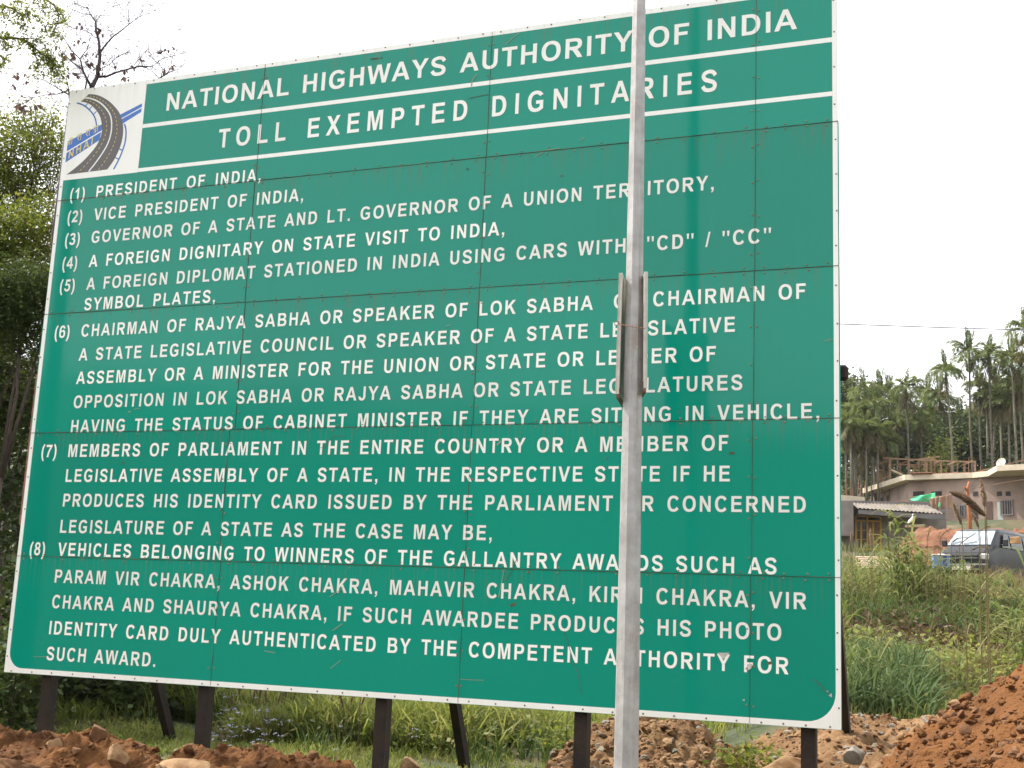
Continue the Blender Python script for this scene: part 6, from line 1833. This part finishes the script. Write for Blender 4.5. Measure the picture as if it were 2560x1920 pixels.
# bare trunks standing in the shade below
for i, (u, v0, D) in enumerate([(2112, 1130, 93), (2125, 1120, 92), (2136, 1140, 95), (2163, 1130, 94), (2177, 1150, 97), (2192, 1140, 95), (2217, 1150, 99), (2242, 1120, 101), (2302, 1120, 101), (2466, 1050, 102), (2500, 1060, 101), (2520, 1070, 100), (2536, 1050, 103)]):
    top = at(u, v0 - 60, D); bot = at(u + 3, 1260, D); bot[2] = float(hgt(bot[0], bot[1])) - .2
    o = empty('areca_palm', bot)
    tag(o, ['thin pale palm trunk standing closest to the sign edge', 'thin pale palm trunk second from the sign edge', 'grey palm trunk third from the sign edge in the shade', 'pale palm trunk left of the timber frame corner', 'leaning palm trunk in the shade left of the timber frame', 'palm trunk just left of the first timber post', 'palm trunk behind the left end of the timber frame', 'palm trunk behind the first long beam of the timber frame',
            'palm trunk behind the middle of the timber frame', 'left one of two close palm trunks above the scrap heap', 'right one of two close palm trunks above the scrap heap', 'palm trunk above the satellite dish', 'dark palm trunk near the right edge of the frame'][i], 'palm tree', 'slender palms behind the houses')
    r = top - bot
    mb = MB(); mb.tube([np.zeros(3), r * .5 + np.array([.05, 0, 0]), r], [.10, .085, .07], 6); mb.build('trunk', PTRUNK, o, True)
    var = 2 + i % 2
    c = bpy.data.objects.new('crown', CM[var][0]); COL.objects.link(c); c.parent = o; c.location = r; c.rotation_euler = (0, 0, i * 2.1); c.scale = (.8,) * 3
    c = bpy.data.objects.new('dead_fronds', CM[var][1]); COL.objects.link(c); c.parent = o; c.location = r; c.rotation_euler = (0, 0, i * 1.1); c.scale = (.8,) * 3

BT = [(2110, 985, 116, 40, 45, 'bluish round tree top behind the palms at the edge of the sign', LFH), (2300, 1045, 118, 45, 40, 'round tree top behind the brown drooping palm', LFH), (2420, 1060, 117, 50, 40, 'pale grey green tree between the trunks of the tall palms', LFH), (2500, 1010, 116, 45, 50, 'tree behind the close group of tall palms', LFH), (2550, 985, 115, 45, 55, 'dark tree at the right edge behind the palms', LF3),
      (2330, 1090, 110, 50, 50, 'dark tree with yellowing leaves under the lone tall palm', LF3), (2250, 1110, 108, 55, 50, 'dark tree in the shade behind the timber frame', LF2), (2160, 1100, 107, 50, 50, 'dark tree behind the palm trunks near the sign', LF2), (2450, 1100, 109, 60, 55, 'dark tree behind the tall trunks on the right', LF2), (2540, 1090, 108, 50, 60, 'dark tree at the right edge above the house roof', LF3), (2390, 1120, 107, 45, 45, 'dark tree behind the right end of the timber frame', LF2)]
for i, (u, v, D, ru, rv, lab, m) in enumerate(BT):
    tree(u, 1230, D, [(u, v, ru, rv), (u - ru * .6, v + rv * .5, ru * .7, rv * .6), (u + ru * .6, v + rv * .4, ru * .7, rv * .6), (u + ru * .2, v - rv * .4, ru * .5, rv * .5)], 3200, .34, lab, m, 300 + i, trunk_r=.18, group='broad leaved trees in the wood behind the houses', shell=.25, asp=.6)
rsw = np.random.RandomState(77)
P = wedge(13000, 2060, 2700, 101, 128, rsw); P[:, 2] += rsw.rand(len(P)) ** .8 * 5.5
cl = P[:600]; P = cl[rsw.randint(600, size=13000)] + rsw.randn(13000, 3) * .55
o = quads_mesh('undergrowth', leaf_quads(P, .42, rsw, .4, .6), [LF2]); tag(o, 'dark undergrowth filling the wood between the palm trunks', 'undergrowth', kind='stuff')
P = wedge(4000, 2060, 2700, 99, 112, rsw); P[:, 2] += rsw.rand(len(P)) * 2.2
o = quads_mesh('undergrowth', leaf_quads(P, .36, rsw, .4, .6), [LF3]); tag(o, 'lighter green shrubs along the edge of the wood behind the houses', 'undergrowth', kind='stuff')
# leafy shrub with a dead branch in front of the wood
o = tree(2350, 1180, 100, [(2345, 1150, 26, 34), (2362, 1120, 18, 40), (2330, 1178, 24, 20)], 900, .30, 'thin yellowing tree with bare pale branches behind the timber frame', GR1, 410, trunk_r=.10, shell=.3)

# ------------------------------------------------------------------ wires
WIRE = mat('wire_black', (0.05, 0.05, 0.055), .6)
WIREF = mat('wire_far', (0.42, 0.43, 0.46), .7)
def wire_(pts, r, label, m=WIRE):
    mb = MB(); mb.tube([V(p) for p in pts], [r] * len(pts), 5)
    tag(mb.build('overhead_wire', m), label, 'wire', 'overhead wires')
wire_([at(-500, 620, 24), at(0, 634, 26.5), at(160, 643, 27.5), at(1100, 830, 38), at(2000, 808, 52), at(2100, 810, 54), at(2330, 818, 58), at(2560, 825, 62), at(3000, 832, 72)], .022, 'single dark overhead wire running behind the sign and out at the right edge')
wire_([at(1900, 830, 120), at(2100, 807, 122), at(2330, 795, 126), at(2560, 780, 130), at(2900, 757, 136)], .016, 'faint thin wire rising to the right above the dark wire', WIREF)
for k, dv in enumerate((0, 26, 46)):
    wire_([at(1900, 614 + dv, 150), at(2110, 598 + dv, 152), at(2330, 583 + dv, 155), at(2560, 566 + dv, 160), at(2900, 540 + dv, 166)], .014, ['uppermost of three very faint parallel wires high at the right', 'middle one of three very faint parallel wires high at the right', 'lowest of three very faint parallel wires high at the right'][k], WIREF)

# ------------------------------------------------------------------ thin haze
hzm = bpy.data.materials.new('haze_air'); hzm.use_nodes = True
hn_, hl_ = hzm.node_tree.nodes, hzm.node_tree.links
hn_.clear()
ho = hn_.new('ShaderNodeOutputMaterial'); hv_ = hn_.new('ShaderNodeVolumePrincipled')
hv_.inputs['Color'].default_value = (0.93, 0.95, 0.98, 1)
hv_.inputs['Density'].default_value = 0.00016
hl_.new(hv_.outputs[0], ho.inputs['Volume'])
mb = MB(); mb.box((-760, -780, -6), (790, 760, 95))
tag(mb.build('haze', hzm), kind='stuff')
